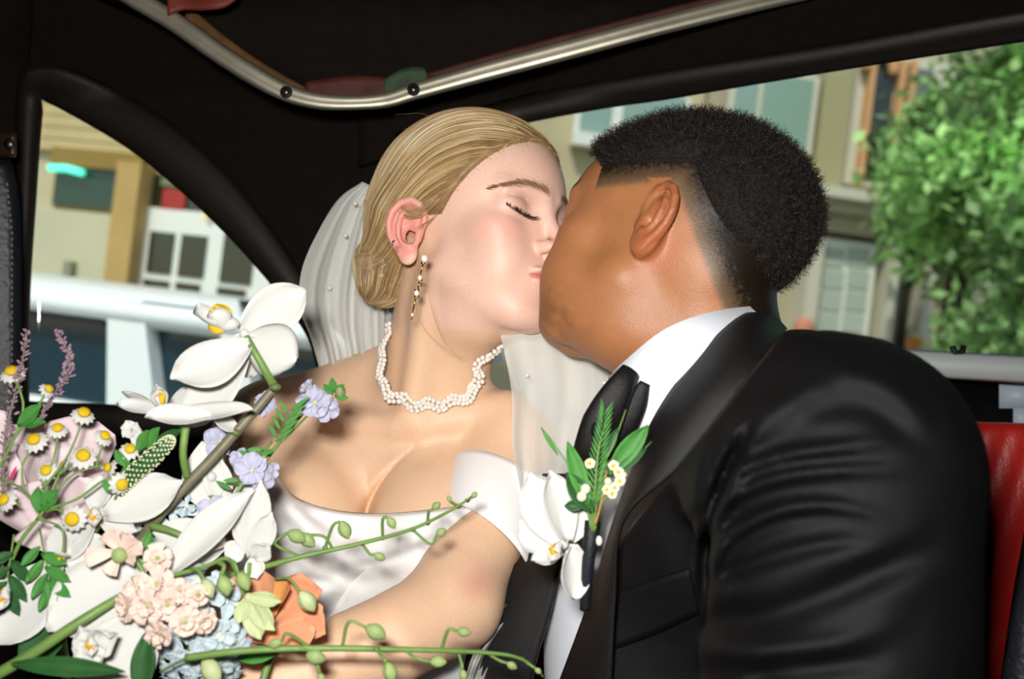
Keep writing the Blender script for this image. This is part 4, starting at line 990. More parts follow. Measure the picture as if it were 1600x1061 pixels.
# ------------------------------------------------------------------ flowers
def pmat(name, c, rough=.55, tr=.25, **k): return mat(name, c, rough=rough, spec=.3, transl=tr, **k)
WHITE = pmat('white_petal', '#e0e0dc', bump=.25, bscale=250); PINK = pmat('blush_petal', '#f2dfe1', bump=.3, bscale=150, noise=.14, nscale=40)
YEL = mat('yellow_disc', '#d9b404', rough=.7, bump=1, bscale=900); LEMON = pmat('lemon_lip', '#ecc62a'); ORG = mat('orange_callus', '#e07a1c', rough=.5)
STEM = mat('green_stem', '#6b8a45', rough=.5, noise=.25, nscale=60); DSTEM = mat('dark_stem', '#59683c', rough=.5, noise=.3, nscale=50); BSTEM = mat('brown_stem', '#6f6a52', rough=.5, noise=.3, nscale=70)
LEAF = pmat('green_leaf', '#4f8f42', tr=.15, noise=.25, nscale=70); DLEAF = pmat('dark_leaf', '#2d5a2c', tr=.1, noise=.25, nscale=70); BUDM = pmat('green_bud', '#a9bf7c', noise=.2, nscale=80); PBUD = pmat('pale_bud', '#cbd6a4', noise=.2, nscale=80)
MAUVE = pmat('mauve_bud', '#a88a9c', noise=.4, nscale=200); LILAC = pmat('lilac_petal', '#c3c3d9', noise=.2, nscale=90); PEACH = pmat('peach_petal', '#f3dacd', noise=.2, nscale=90); BLUE = pmat('pale_blue_petal', '#cfdfe5', noise=.16, nscale=90)
ORANGE = pmat('orange_petal', '#f0ac84', noise=.22, nscale=40); CREAM = mat('cream_bud', '#e6e6c0', rough=.6)
CAMD = np.array([0, -1.0, 0])
def pet(a, b, hw, n=CAMD, cup=.25, curl=0.0, ruf=0, shape='round', t=.035, nu=9, nv=7, seed=0, arch=0, roll=0):
    a, b = np.asarray(a, float), np.asarray(b, float); L = np.linalg.norm(b - a); d = (b - a) / L; n = nrm(np.asarray(n, float) - d * (np.asarray(n, float) @ d)); s = np.cross(d, n)
    if roll: n, s = n * math.cos(roll) + s * math.sin(roll), s * math.cos(roll) - n * math.sin(roll)
    V = []; rg = np.random.default_rng(seed + 11)
    ph = rg.uniform(0, 6.28, 3)
    for i in range(nu):
        u = i / (nu - 1)
        if shape == 'round': w = hw * (.12 * (1 - u) + max(0, math.sin(math.pi * u ** 1.25 * .97 + .03)) ** .62)
        elif shape == 'fan': w = hw * (.12 + .88 * u ** .8) * (1 if u < .85 else math.sqrt(max(.02, 1 - ((u - .85) / .16) ** 2)))
        elif shape == 'lance': w = hw * math.sin(math.pi * min(1, u * .97 + .02)) ** .85
        else: w = hw * (.3 + .7 * math.sin(math.pi * min(.99, u * .8 + .12)))
        for j in range(nv):
            v = j / (nv - 1) * 2 - 1
            lu = u * L - (.06 * L * v * v * u if shape == 'round' else 0) 
            z = cup * hw * v * v + curl * L * u * u + arch * L * math.sin(math.pi * u) - .04 * hw * math.exp(-(v / .12) ** 2)
            z += ruf * hw * (math.sin(5.2 * v + ph[0]) * u + .5 * math.sin(9 * v + 6 * u + ph[1])) * (.3 + .7 * abs(v)) * u
            V.append(a + d * (lu + ruf * .25 * hw * math.sin(7 * v + ph[2]) * u * u) + s * v * w + n * z)
    return thicken(np.array(V), grid_faces(nu, nv), t)
def part(name, VF, m, parent, **k): return obj(name, VF[0], VF[1], m, parent, **k)
def perp(n):
    n = nrm(n); u = nrm(np.cross(n, (.2, .1, 1))); return u, np.cross(n, u)
def ring(c, n, k, L, hw, tilt=.2, m=None, parent=None, name='petal', ph=0, jit=.1, seed=0, **kw):
    u, v = perp(n); rg = np.random.default_rng(seed)
    for i in range(k):
        a = ph + 2 * math.pi * i / k + rg.normal() * jit; d = math.cos(a) * u + math.sin(a) * v; d = nrm(d * math.cos(tilt) + nrm(n) * math.sin(tilt)); l_ = L * rg.uniform(.88, 1.1)
        part(name, pet(c + d * .05 * L, c + d * l_, hw * rg.uniform(.88, 1.1), n, seed=seed * 7 + i, **kw), m, parent)
def stem_(pts, r, m, parent, name='stem', sides=8):
    p = catmull(np.array(pts), 8); rr = np.interp(np.linspace(0, 1, len(p)), np.linspace(0, 1, len(np.atleast_1d(r))), np.atleast_1d(r)); return part(name, tube(p, rr, sides), m, parent)
def lip(c, d, n, s, parent, label=None):
    """orchid lip: column, two yellow flecked side lobes and a pointed mid lobe"""
    d = nrm(d); n = nrm(n); w = np.cross(d, n); 
    col_ = part('lip', ball(c + n * .25 * s, (.28 * s, .28 * s, .42 * s), 10, 8, np.array([w, n, d])), WHITE, parent)
    for k in (-1, 1):
        part('side_lobe', pet(c + w * k * .12 * s, c + w * k * .62 * s + n * .75 * s - d * .15 * s, .42 * s, w * -k, cup=.6, curl=.25), LEMON if k < 0 else WHITE, col_)
    part('mid_lobe', pet(c - d * .1 * s, c - d * 1.15 * s + n * .45 * s, .42 * s, n, cup=.9, curl=.3), WHITE, col_)
    part('callus', ball(c - d * .25 * s + n * .35 * s, (.16 * s, .14 * s, .16 * s), 8, 6), ORG, col_); part('throat', ball(c - d * .35 * s + n * .2 * s, (.34 * s, .16 * s, .3 * s), 10, 6), LEMON, col_)
    return col_
def bud(at, joint, via, r=.5, m=BUDM, parent=None, tip=None, st=STEM, pr=.09):
    """curved flower stalk ending in a pointed bud"""
    at, joint, via = map(np.asarray, (at, joint, via)); s_ = stem_([joint, via, at], [pr * 1.1, pr], st, parent, 'pedicel', 6)
    d = nrm(np.asarray(tip) - at if tip is not None else at - via); L = r * 2.7; u = np.linspace(0, 1, 9)
    rr = r * np.sin(np.pi * np.clip(u * .92 + .06, 0, 1)) ** .8; path = at + d * (u * L)[:, None] + np.array([0, 0, -.12 * r]) * (u ** 2)[:, None]
    b_ = part('bud', tube(path, rr, 10, .82), m, s_); 
    w, v = perp(d)
    for k in range(3):
        a = k * 2.09 + .6; o = w * math.cos(a) + v * math.sin(a); q_ = path + o * (rr * .98)[:, None]; part('seam', tube(q_[:-1], .035, 4), st, s_) if r > .4 else None
    return s_
def Q(x, y, d): return P(x, y, d)
GRP = 'stems gathered in the bridal bouquet'
def bq(name, label, cat, x, y, d): return thing(name, label, cat, P(x, y, d), GRP)
# --- the thick brown orchid spray with its open white blooms
o = bq('orchid_spray', 'thick brown orchid stem with large white blooms above her shoulder', 'orchid', 260, 800, 72)
stem_([Q(431, 603, 74), Q(400, 640, 73.5), Q(330, 718, 72.5), Q(262, 790, 72), Q(215, 850, 73)], [.32, .36, .38, .4, .42], BSTEM, o, sides=12)
for x, y in ((430, 605), (368, 676), (300, 752)): part('node', ball(Q(x, y, 72.9), (.46, .42, .3), 12, 8), DSTEM, o)
stem_([Q(428, 603, 74), Q(415, 580, 73.2), Q(398, 550, 73), Q(385, 528, 73.6)], [.34, .3, .26, .3], STEM, o, 'pedicel', 10)
fl = part('bloom', ball(Q(382, 522, 74), (.4, .4, .4), 10, 8), WHITE, o)
for a, b, hw, n, kw in ((Q(376, 522, 74), Q(478, 452, 76), 1.75, (-.3, -1, -.3), dict(cup=.35, curl=.02)), (Q(380, 523, 74), Q(460, 563, 72.5), 1.95, (-.2, -1, .2), dict(cup=-.3, curl=-.05)),
                        (Q(392, 540, 73), Q(266, 592, 71), 1.75, (0, -1, .35), dict(cup=.3, arch=-.12)), (Q(388, 548, 74.5), Q(282, 672, 74.5), 1.6, (0, -1, .1), dict(cup=.2, ruf=.05)), (Q(375, 520, 75), Q(392, 590, 77), 1.6, (0, -1, 0), dict(cup=.2))):
    part('petal', pet(a, b, hw, n, nu=13, nv=9, **kw), WHITE, fl)
lip(Q(360, 515, 72.8), (.9, 0, .1), (-.35, -.45, .9), 2.1, fl)
stem_([Q(292, 745, 72), Q(286, 710, 71), Q(290, 668, 71)], [.28, .26, .3], STEM, o, 'pedicel', 10)
fl = part('bloom', ball(Q(275, 650, 71.5), (.4, .4, .4), 10, 8), WHITE, o)
for a, b, hw, n, kw in ((Q(262, 648, 70.5), Q(396, 640, 70), .95, (0, -.7, 1), dict(cup=.35, arch=-.03)), (Q(330, 655, 70.2), Q(226, 652, 68.5), .95, (0, -.8, .8), dict(cup=.5)), (Q(262, 648, 71), Q(184, 640, 72), .9, (.1, -.5, 1), dict(cup=.5, curl=.08)),
                        (Q(245, 640, 73), Q(190, 612, 76), .5, (.1, -.4, 1), dict(cup=.3)), (Q(330, 650, 72), Q(372, 672, 73), .7, (0, -1, 1), dict(cup=.2)), (Q(265, 640, 74), Q(340, 612, 77), 1.3, (0, -1, .5), dict(cup=.2))):
    part('petal', pet(a, b, hw, n, nu=13, nv=9, **kw), WHITE, fl)
lip(Q(254, 634, 70.6), (.15, .2, -1), (.1, -.7, .4), 1.35, fl)
stem_([Q(238, 822, 71), Q(262, 828, 70.5), Q(290, 838, 70.5), Q(325, 842, 71)], [.3, .24, .22, .3], STEM, o, 'pedicel', 10)
fl = part('bloom', ball(Q(330, 845, 71.5), (.4, .35, .4), 10, 8), WHITE, o)
for a, b, hw, n, kw in ((Q(262, 900, 70), Q(398, 766, 70.5), 1.25, (-.2, -1, .3), dict(cup=.5, arch=.05)), (Q(352, 850, 72), Q(238, 832, 71.5), 1.3, (0, -1, .5), dict(cup=.3)), (Q(355, 850, 73), Q(265, 868, 73), 1.3, (0, -1, .2), dict(cup=.3)), (Q(350, 830, 73), Q(408, 732, 74), .9, (.5, -1, .1), dict(cup=.5, curl=-.05))):
    part('petal', pet(a, b, hw, n, nu=13, nv=9, **kw), WHITE, fl)
fl = part('bloom', ball(Q(160, 800, 71), (.4, .35, .4), 10, 8), WHITE, o)
for a, b, hw, n, kw in ((Q(165, 806, 70.6), Q(286, 752, 71), 1.55, (.1, -1, .3), dict(cup=.25, ruf=.06)), (Q(150, 812, 71), Q(75, 870, 71), 1.4, (0, -1, .2), dict(cup=.25)), (Q(160, 815, 71), Q(215, 830, 70.5), .8, (0, -1, .3), dict(cup=.4)), (Q(150, 800, 72), Q(160, 742, 73), 1.0, (0, -1, 0), dict(cup=.3))):
    part('petal', pet(a, b, hw, n, nu=11, nv=9, **kw), WHITE, fl)
lip(Q(150, 800, 69.6), (-.2, .2, 1), (.2, -1, .1), 1.0, fl)
fl = part('bloom', ball(Q(330, 745, 74), (.4, .35, .4), 10, 8), WHITE, o)
for a, b, hw, n, kw in ((Q(325, 690, 75), Q(318, 800, 74), 1.6, (0, -1, .1), dict(cup=.2, ruf=.08)), (Q(330, 710, 74.4), Q(350, 790, 74), 1.0, (.4, -1, 0), dict(cup=.3))):
    part('petal', pet(a, b, hw, n, nu=11, nv=9, **kw), WHITE, fl)
# --- big low white orchid blooms at the lower left
o = bq('orchid_spray', 'green stemmed orchid with huge white petals at the bottom left', 'orchid', 60, 1030, 66)
stem_([Q(-60, 1085, 66), Q(40, 1028, 66), Q(120, 975, 66.5), Q(185, 935, 68), Q(240, 905, 70)], [.42, .38, .36, .3, .24], STEM, o, sides=12)
fl = part('bloom', ball(Q(150, 940, 69), (.4, .35, .4), 10, 8), WHITE, o)
for a, b, hw, n, kw in ((Q(225, 880, 70), Q(72, 985, 67.5), 2.5, (-.1, -1, .2), dict(cup=.15, ruf=.03)), (Q(95, 880, 70), Q(-15, 1010, 68), 2.1, (0, -1, .2), dict(cup=.25)), (Q(235, 960, 68.5), Q(130, 1100, 66.5), 2.6, (.2, -1, .2), dict(cup=.12)), (Q(160, 885, 71), Q(110, 850, 71), 1.6, (0, -1, .3), dict(cup=.2)),
                        (Q(60, 950, 70), Q(-40, 940, 69), 1.8, (0, -1, 0), dict(cup=.25))):
    part('petal', pet(a, b, hw, n, nu=13, nv=9, **kw), WHITE, fl)
lip(Q(10, 925, 67), (.2, .1, 1), (.2, -1, 0), 1.1, fl)
fl = part('bloom', ball(Q(148, 1008, 66), (.35, .3, .35), 10, 8), LEMON, o, label='small bloom with yellow throat')
for a, b, hw, n, kw in ((Q(140, 1015, 65.5), Q(124, 978, 65), .75, (.5, -1, 0), dict(cup=.8)), (Q(146, 1000, 65.5), Q(186, 990, 65), 1.0, (-.2, -1, -.3), dict(cup=.8)), (Q(140, 1008, 65.5), Q(160, 1040, 65), .95, (0, -1, .5), dict(cup=.9)), (Q(140, 1010, 65.5), Q(112, 1012, 65), .7, (.5, -1, 0), dict(cup=.8))):
    part('petal', pet(a, b, hw, n, **kw), WHITE, fl)
lip(Q(142, 1002, 64.6), (-.1, .1, 1), (.4, -1, .1), .85, fl)
# --- peony
o = bq('peony', 'pale pink peony behind the little daisies at left', 'peony', 70, 800, 76)
stem_([Q(75, 850, 78), Q(90, 950, 78), Q(110, 1100, 76)], [.35, .35, .4], STEM, o)
c = Q(70, 770, 78); rg = np.random.default_rng(3)
for (x0, y0, x1, y1, hw, d0, d1) in ((70, 860, 30, 660, 3.2, 78, 76.5), (90, 860, 130, 655, 3.0, 77.5, 76), (60, 850, -20, 720, 3.2, 77, 75.5), (110, 860, 168, 730, 2.6, 77, 75.5), (80, 860, 75, 690, 3.3, 76.3, 74.6), (70, 850, 10, 770, 2.8, 75.8, 74), (100, 850, 128, 742, 2.6, 75.6, 73.8), (-10, 760, -40, 640, 2.6, 76.5, 75.5), (80, 800, 60, 860, 2.5, 75, 74.2)):
    part('petal', pet(Q(x0, y0, d0), Q(x1, y1, d1), hw, (rg.normal() * .15, -1, rg.normal() * .15), cup=-.22, curl=.05, ruf=.055, shape='fan', nu=15, nv=17, seed=int(x1) + 50), PINK, o)
part('petal_fleck', pet(Q(16, 752, 73.6), Q(26, 728, 73.5), .14, nu=5, nv=4, shape='lance'), mat('magenta_fleck', '#d33c74', rough=.5), o)
# --- daisies
def daisy(x, y, d, r, n, parent, k=13, jx=None, jy=None, jd=None, via=None):
    c = Q(x, y, d); n = nrm(np.array(n, float)); u, v = perp(n)
    h = part('flower_head', ball(c + n * .08, (r * 1.08, r * 1.08, r * .6), 14, 8, np.array([u, v, n])), YEL, parent)
    for i in range(k):
        a = 2 * math.pi * i / k; dd = math.cos(a) * u + math.sin(a) * v; dd = nrm(dd - n * .42)
        part('petal', pet(c + dd * r * .75 - n * .02, c + dd * r * 2.3, r * .42, n, cup=.2, curl=-.1, nu=5, nv=4, t=.03), WHITE, h)
    if jx is not None:
        J = Q(jx, jy, jd); mid = (c + J) / 2 + (np.array(via) if via is not None else 0); stem_([J, mid, c - n * r * .5 + (0, 0, -.3), c - n * r * .1], [.10, .085, .08, .1], STEM, parent, 'stalk', 6)
    return h
o = bq('daisy_sprig', 'upper sprig of tiny white daisies reaching over the window edge', 'daisy', 4, 800, 71)
stem_([Q(-10, 745, 71), Q(20, 690, 71), Q(36, 640, 71.5), Q(30, 608, 71.5), Q(20, 590, 72)], [.12, .11, .1, .09, .08], STEM, o)
daisy(18, 580, 72, .44, (.1, -.6, .75), o)
stem_([Q(12, 700, 71), Q(40, 660, 71), Q(62, 630, 71), Q(74, 610, 71)], [.1, .1, .09, .09], STEM, o, 'stalk', 6); daisy(76, 608, 71, .3, (.75, -.3, .5), o, 10)
part('leaf', pet(Q(30, 665, 71), Q(66, 632, 70.5), .55, (.2, -1, .3), cup=.4, shape='lance'), LEAF, o); part('leaf', pet(Q(36, 664, 71), Q(72, 660, 70.5), .42, (0, -1, .6), cup=.4, shape='lance'), LEAF, o)
o = bq('daisy_sprig', 'spreading sprig of white daisies before the pale pink peony', 'daisy', 66, 880, 70)
stem_([Q(-5, 935, 70), Q(30, 850, 70), Q(66, 800, 70.2), Q(64, 770, 70.2)], [.16, .15, .14, .12], STEM, o)
for a in ((131, 645, 71.5, .42, (.45, -.5, .75), 66, 765, 70.5, (.3, 0, -.4)), (53, 687, 71, .44, (0, -.75, .6), 36, 765, 70.5, (-.4, 0, 0)), (90, 669, 72, .36, (.3, -.6, .7), 66, 760, 71, (.3, 0, 0)), (130, 712, 71, .46, (.3, -.8, .5), 92, 742, 71, (0, 0, 0)),
          (72, 735, 71, .38, (.1, -.9, .4), 64, 800, 70.3, (0, 0, 0)), (98, 727, 71.5, .26, (-.8, -.4, .2), 92, 742, 71, (0, 0, 0)), (164, 681, 72, .36, (.7, -.4, .6), 150, 728, 72, (0, 0, 0)), (113, 811, 69, .46, (.1, -1, .1), 70, 800, 70, (0, 0, .4)), (6, 781, 70, .4, (-.3, -.8, .4), 30, 790, 70.5, (0, 0, .2)),
          (96, 872, 69, .26, (0, -.5, -.8), 58, 810, 69.5, (.9, 0, .6))): daisy(*a[:5], o, 12, *a[5:])
stem_([Q(66, 800, 70.2), Q(92, 742, 71)], [.1, .09], STEM, o, 'stalk', 6); stem_([Q(66, 800, 70.2), Q(36, 765, 70.5), Q(0, 748, 70.8)], [.1, .09, .08], STEM, o, 'stalk', 6); stem_([Q(70, 792, 70.2), Q(110, 745, 71.2), Q(155, 728, 72), Q(190, 722, 72)], [.1, .09, .09, .08], STEM, o, 'stalk', 6)
stem_([Q(72, 796, 70), Q(120, 780, 70), Q(160, 752, 70.5), Q(200, 735, 71)], [.1, .09, .09, .08], STEM, o, 'stalk', 6)
for a, b, hw in (((62, 800), (60, 760), .5), ((68, 790), (92, 765), .55), ((66, 790), (82, 788), .4)): part('leaf', pet(Q(*a, 70), Q(*b, 69.6), hw, (.2, -1, .2), cup=.4, shape='lance'), LEAF, o)
for k, (x, y, L_, a0) in enumerate(((22, 860, 100, -.2), (62, 850, 95, .25), (5, 905, 70, -.5), (-5, 830, 60, -1.0))):
    # deeply lobed leaves hanging below
    dx, dy = math.sin(a0), math.cos(a0); stem_([Q(x, y - 25, 69.8), Q(x + dx * L_ * .8, y + dy * L_ * .8, 68.6)], [.08, .05], STEM, o, 'leaf_rib', 5)
    for i in range(7):
        s_ = (i % 2) * 2 - 1; tt = .05 + i / 7 * .8; bx, by = x + dx * L_ * tt, y + dy * L_ * tt; aa = a0 + s_ * (1.0 - .5 * tt); l2 = L_ * (.5 - .18 * abs(tt - .4))
        part('leaf_lobe', pet(Q(bx, by, 69.4 - tt), Q(bx + math.sin(aa) * l2, by + math.cos(aa) * l2, 68.8 - tt), .42, (s_ * .3, -1, .2), cup=.35, curl=.06, shape='lance', nu=7, nv=5), LEAF if k % 2 else DLEAF, o)
    part('leaf_lobe', pet(Q(x + dx * L_ * .6, y + dy * L_ * .6, 68.8), Q(x + dx * L_, y + dy * L_, 68.2), .5, (0, -1, .2), cup=.3, shape='x', nu=7, nv=5), LEAF if k % 2 else DLEAF, o)
o = bq('daisy_sprig', 'short sprig of white daisies beside the speckled green spike', 'daisy', 185, 800, 71)
stem_([Q(150, 830, 71), Q(178, 780, 71), Q(190, 740, 71), Q(205, 715, 71.5)], [.12, .11, .1, .08], STEM, o)
for a in ((203, 702, 71, .36, (.4, -.7, .6), 192, 738, 71), (190, 757, 69.6, .4, (.7, -.7, -.1), 180, 780, 70.6), (169, 731, 71, .34, (-.7, -.6, .3), 182, 752, 71)): daisy(*a[:5], o, 11, *a[5:])
for x, y, x2, y2 in ((196, 728, 180, 702), (192, 738, 222, 722), (184, 760, 212, 752), (180, 770, 160, 750)): part('leaf', pet(Q(x, y, 71), Q(x2, y2, 70.5), .34, (0, -1, .3), shape='lance', cup=.4, nu=7, nv=5), LEAF, o)
# --- mauve flowering spikes
def spike(label, pts, w, n, x, y, d, seed, m=MAUVE, name='mauve_spike', size=.16):
    o = bq(name, label, 'flower', x, y, d); rg = np.random.default_rng(seed); path = catmull(np.array([Q(*p) for p in pts]), 12); stem_([Q(*p) for p in pts], [.11, .09, .06], BSTEM, o)
    t_, U, B = frames(path); mb = 0
    for i in range(n):
        k = int(len(path) * (i + rg.uniform()) / n) % len(path); a = rg.uniform(0, 6.28); env = w * (.5 + .5 * math.sin(math.pi * min(1, (i + 3) / n))); o_ = nrm(U[k] * math.cos(a) + B[k] * math.sin(a) + t_[k] * .8)
        q_ = path[k] + o_ * env * rg.uniform(.25, 1); sz = size * rg.uniform(.7, 1.3); part('floret', tube([q_ - o_ * sz, q_ - o_ * sz * .2, q_ + o_ * sz * .7, q_ + o_ * sz * 1.1], [sz * .25, sz * .55, sz * .5, sz * .15], 5), m, o)
    return o
spike('dusky mauve spike bending right in front of side window', [(60, 660, 72), (80, 622, 72), (103, 590, 72), (108, 560, 72), (92, 520, 72)], .55, 150, 70, 640, 72, 1)
spike('dusky mauve spike against the leather door pad', [(4, 800, 71), (8, 690, 71.5), (22, 620, 72), (34, 570, 72), (42, 520, 72)], .55, 150, 6, 780, 71, 2)
# --- speckled green spike
o = bq('speckled_spike', 'dark green pointed spike speckled with cream buds', 'flower', 200, 770, 71)
pts = catmull(np.array([Q(188, 772, 71), Q(205, 745, 70.5), Q(235, 718, 70.3), Q(262, 692, 70.5), Q(270, 684, 70.8)]), 10); rr = .62 * np.sin(np.linspace(.5, 3.0, len(pts))) ** .7; part('spike', tube(pts, rr, 14), DLEAF, o)
t_, U, B = frames(pts); mb = []
for i in range(280):
    k = int(i / 280 * (len(pts) - 1)); a = i * 2.4; o_ = U[k] * math.cos(a) + B[k] * math.sin(a); q_ = pts[k] + o_ * rr[k]
    if o_[1] < .35: part('bud', ball(q_, (.085, .085, .085), 6, 4), CREAM, o)
for a, b, hw, m in (((225, 700), (250, 668), .5, LEAF), ((240, 695), (285, 672), .45, DLEAF), ((215, 705), (232, 672), .45, LEAF)): part('leaf', pet(Q(*a, 71.5), Q(*b, 71), hw, (0, -1, .4), shape='lance', cup=.3), m, o)
# --- white snapdragon like flowers behind it
o = bq('white_stock', 'small greenish white blossom above the speckled spike', 'flower', 225, 720, 73)
stem_([Q(225, 760, 74), Q(222, 700, 74)], [.15, .12], STEM, o)
for c in ((222, 690, 73), (206, 672, 73.5), (240, 702, 73)): ring(Q(*c), (.1, -1, .3), 6, .85, .42, .5, PBUD if c[0] > 230 else WHITE, o, seed=c[0], ruf=.15, cup=.4, nu=7, nv=5)
# --- delphiniums
def floret(c, n, r, k, m, parent, seed, centre=None, tilt=.25, **kw):
    h = part('floret', ball(np.asarray(c) , (r * .2,) * 3, 8, 6), centre or STEM, parent); ring(np.asarray(c), np.array(n, float), k, r, r * .48, tilt, m, h, seed=seed, jit=.16, **kw); return h
o = bq('delphinium', 'lilac blue delphinium sprig casting its shadow on her chest', 'flower', 420, 690, 74)
stem_([Q(395, 745, 73), Q(430, 700, 74), Q(470, 650, 76), Q(500, 615, 77)], [.16, .14, .12, .08], STEM, o)
stem_([Q(440, 690, 74), Q(475, 655, 75.5), Q(520, 610, 77)], [.1, .09, .07], STEM, o, 'stalk', 6)
for c, n, r, k, s_ in (((492, 628, 75.5), (.1, -1, -.2), 1.35, 5, 1), ((512, 640, 76), (.5, -.8, -.4), 1.1, 4, 2), ((482, 605, 76.5), (-.5, -.5, .7), .8, 4, 3), ((418, 632, 75), (-.3, -.8, .3), 1.1, 4, 4)): floret(Q(*c), n, r, k, LILAC, o, s_, PBUD, .1, cup=.5, ruf=.1, nu=7, nv=6)
for a, b in (((522, 612), (519, 590)), ((525, 614), (538, 600)), ((524, 618), (545, 622)), ((520, 616), (506, 600))): part('sepal', pet(Q(*a, 77), Q(*b, 76.6), .32, nu=6, nv=4, shape='lance', cup=.5), LEAF, o)
part('seed_head', ball(Q(532, 612, 77), (.42, .4, .5), 8, 6), mat('dry_calyx', '#8f8a68', rough=.8), o)
for k in range(9): part('leaf', pet(Q(430 + k * 3, 690 - k * 6, 74.2), Q(430 + k * 3 + (-1) ** k * 22 + 8, 668 - k * 6, 74), .16, shape='lance', nu=6, nv=4), LEAF, o)
o = bq('delphinium', 'lilac blue delphinium lying at the edge of her neckline', 'flower', 380, 790, 72)
stem_([Q(330, 840, 72), Q(370, 770, 72), Q(400, 720, 73), Q(425, 690, 74)], [.16, .14, .12, .1], STEM, o)
for c, n, r, k, s_ in (((394, 735, 72), (.1, -1, .2), 1.3, 5, 5), ((410, 752, 72.5), (.5, -.8, -.2), 1.0, 4, 6), ((378, 718, 73), (-.4, -.9, .2), .95, 4, 7), ((345, 690, 75), (0, -1, .3), 1.3, 5, 8), ((330, 798, 71.5), (.3, -.8, .5), 1.2, 3, 9), ((360, 812, 72), (.3, -.8, .5), .8, 3, 10), ((425, 735, 73), (.8, -.8, .2), .7, 3, 11)): floret(Q(*c), n, r, k, LILAC, o, s_, PBUD, .1, cup=.5, ruf=.1, nu=7, nv=6)
for k in range(12): part('leaf', pet(Q(345 + k * 6, 790 - k * 8, 72.4), Q(345 + k * 6 + (-1) ** k * 26, 775 - k * 8 + (k % 3) * 8, 72), .2, shape='lance', nu=6, nv=4), LEAF, o)
# --- peach stock
o = bq('peach_stock', 'ruffled blush peach stock blossoms in the middle of bouquet', 'flower', 240, 960, 67)
stem_([Q(250, 1000, 68.5), Q(245, 940, 68.5), Q(215, 880, 68.5), Q(185, 855, 68.2)], [.2, .18, .14, .12], STEM, o)
for i, (x, y, d, r, n) in enumerate(((215, 925, 67, 1.15, (-.3, -1, .3)), (245, 912, 67, 1.2, (0, -1, .4)), (232, 948, 66, 1.25, (-.1, -1, 0)), (262, 945, 66.3, 1.15, (.4, -1, 0)), (198, 950, 66.8, 1.0, (-.6, -1, -.1)), (290, 972, 66, 1.05, (.5, -1, .1)), (250, 990, 66, 1.05, (-.2, -1, -.3)), (318, 970, 66.6, .9, (.6, -.8, -.2)), (310, 930, 67, .8, (.4, -1, .3)), (246, 872, 68, 1.0, (.3, -.9, .5)), (280, 925, 67, .9, (.3, -1, .2)))):
    h = part('floret', ball(Q(x, y, d - .4), (.16, .16, .16), 8, 6), BUDM, o)
    ring(Q(x, y, d), np.array(n, float), 5, r, r * .62, .15, PEACH, h, seed=i, ruf=.22, cup=.1, shape='fan', nu=7, nv=7); ring(Q(x, y, d - .2), np.array(n, float), 5, r * .62, r * .42, .7, PEACH, h, ph=.6, seed=i + 40, ruf=.28, cup=.3, shape='fan', nu=6, nv=6)
h = part('floret', ball(Q(186, 868, 67.4), (.55, .4, .55), 10, 7), BUDM, o, label='green calyx seen from behind')
for a, b, hw in (((182, 862), (132, 872), .75), ((186, 858), (168, 830), .8), ((192, 858), (205, 835), .7), ((190, 866), (222, 850), .75), ((186, 872), (168, 898), .7), ((194, 872), (212, 872), .6)): part('petal', pet(Q(*a, 67.8), Q(*b, 67.2), hw, (0, -1, .1), ruf=.16, shape='fan', cup=.2), PEACH, h)
# --- hydrangea
o = bq('hydrangea', 'pale blue hydrangea head under the peach blossoms', 'hydrangea', 310, 1040, 70)
stem_([Q(300, 1000, 71), Q(290, 1110, 70)], [.3, .32], STEM, o); rg = np.random.default_rng(12)
cells = [(rg.uniform(-1, 1), rg.uniform(-1, 1)) for _ in range(400)]; cells = [c for c in cells if c[0] ** 2 + c[1] ** 2 < 1]; keep = []
for c in cells:
    if all((c[0] - k[0]) ** 2 + (c[1] - k[1]) ** 2 > .045 for k in keep): keep.append(c)
for i, (a, b) in enumerate(keep):
    z = math.sqrt(max(0, 1 - a * a - b * b)); x, y = 308 + a * 76, 985 + b * 92; floret(Q(x, y, 72.5 - 3.6 * z), (a * .8, -z - .2, -b * .8), rg.uniform(1.05, 1.4), 4, BLUE, o, i + 200, CREAM, .12, shape='fan', cup=.25, ruf=.08, nu=5, nv=5)
o = bq('hydrangea', 'pale blue hydrangea glimpsed behind the brown orchid stem', 'hydrangea', 290, 830, 74)
stem_([Q(295, 820, 75.6), Q(300, 1000, 74)], [.25, .25], STEM, o)
for i, (x, y) in enumerate(((232, 842), (258, 862), (275, 800), (292, 790), (310, 805), (285, 822), (268, 820), (300, 835), (240, 865), (325, 815), (222, 815), (215, 830))): floret(Q(x, y, 73.5 + .4 * (i % 3)), (rg.uniform(-.4, .4), -1, .3), .85, 4, BLUE, o, i + 300, CREAM, .12, shape='fan', cup=.25, ruf=.08, nu=5, nv=5)
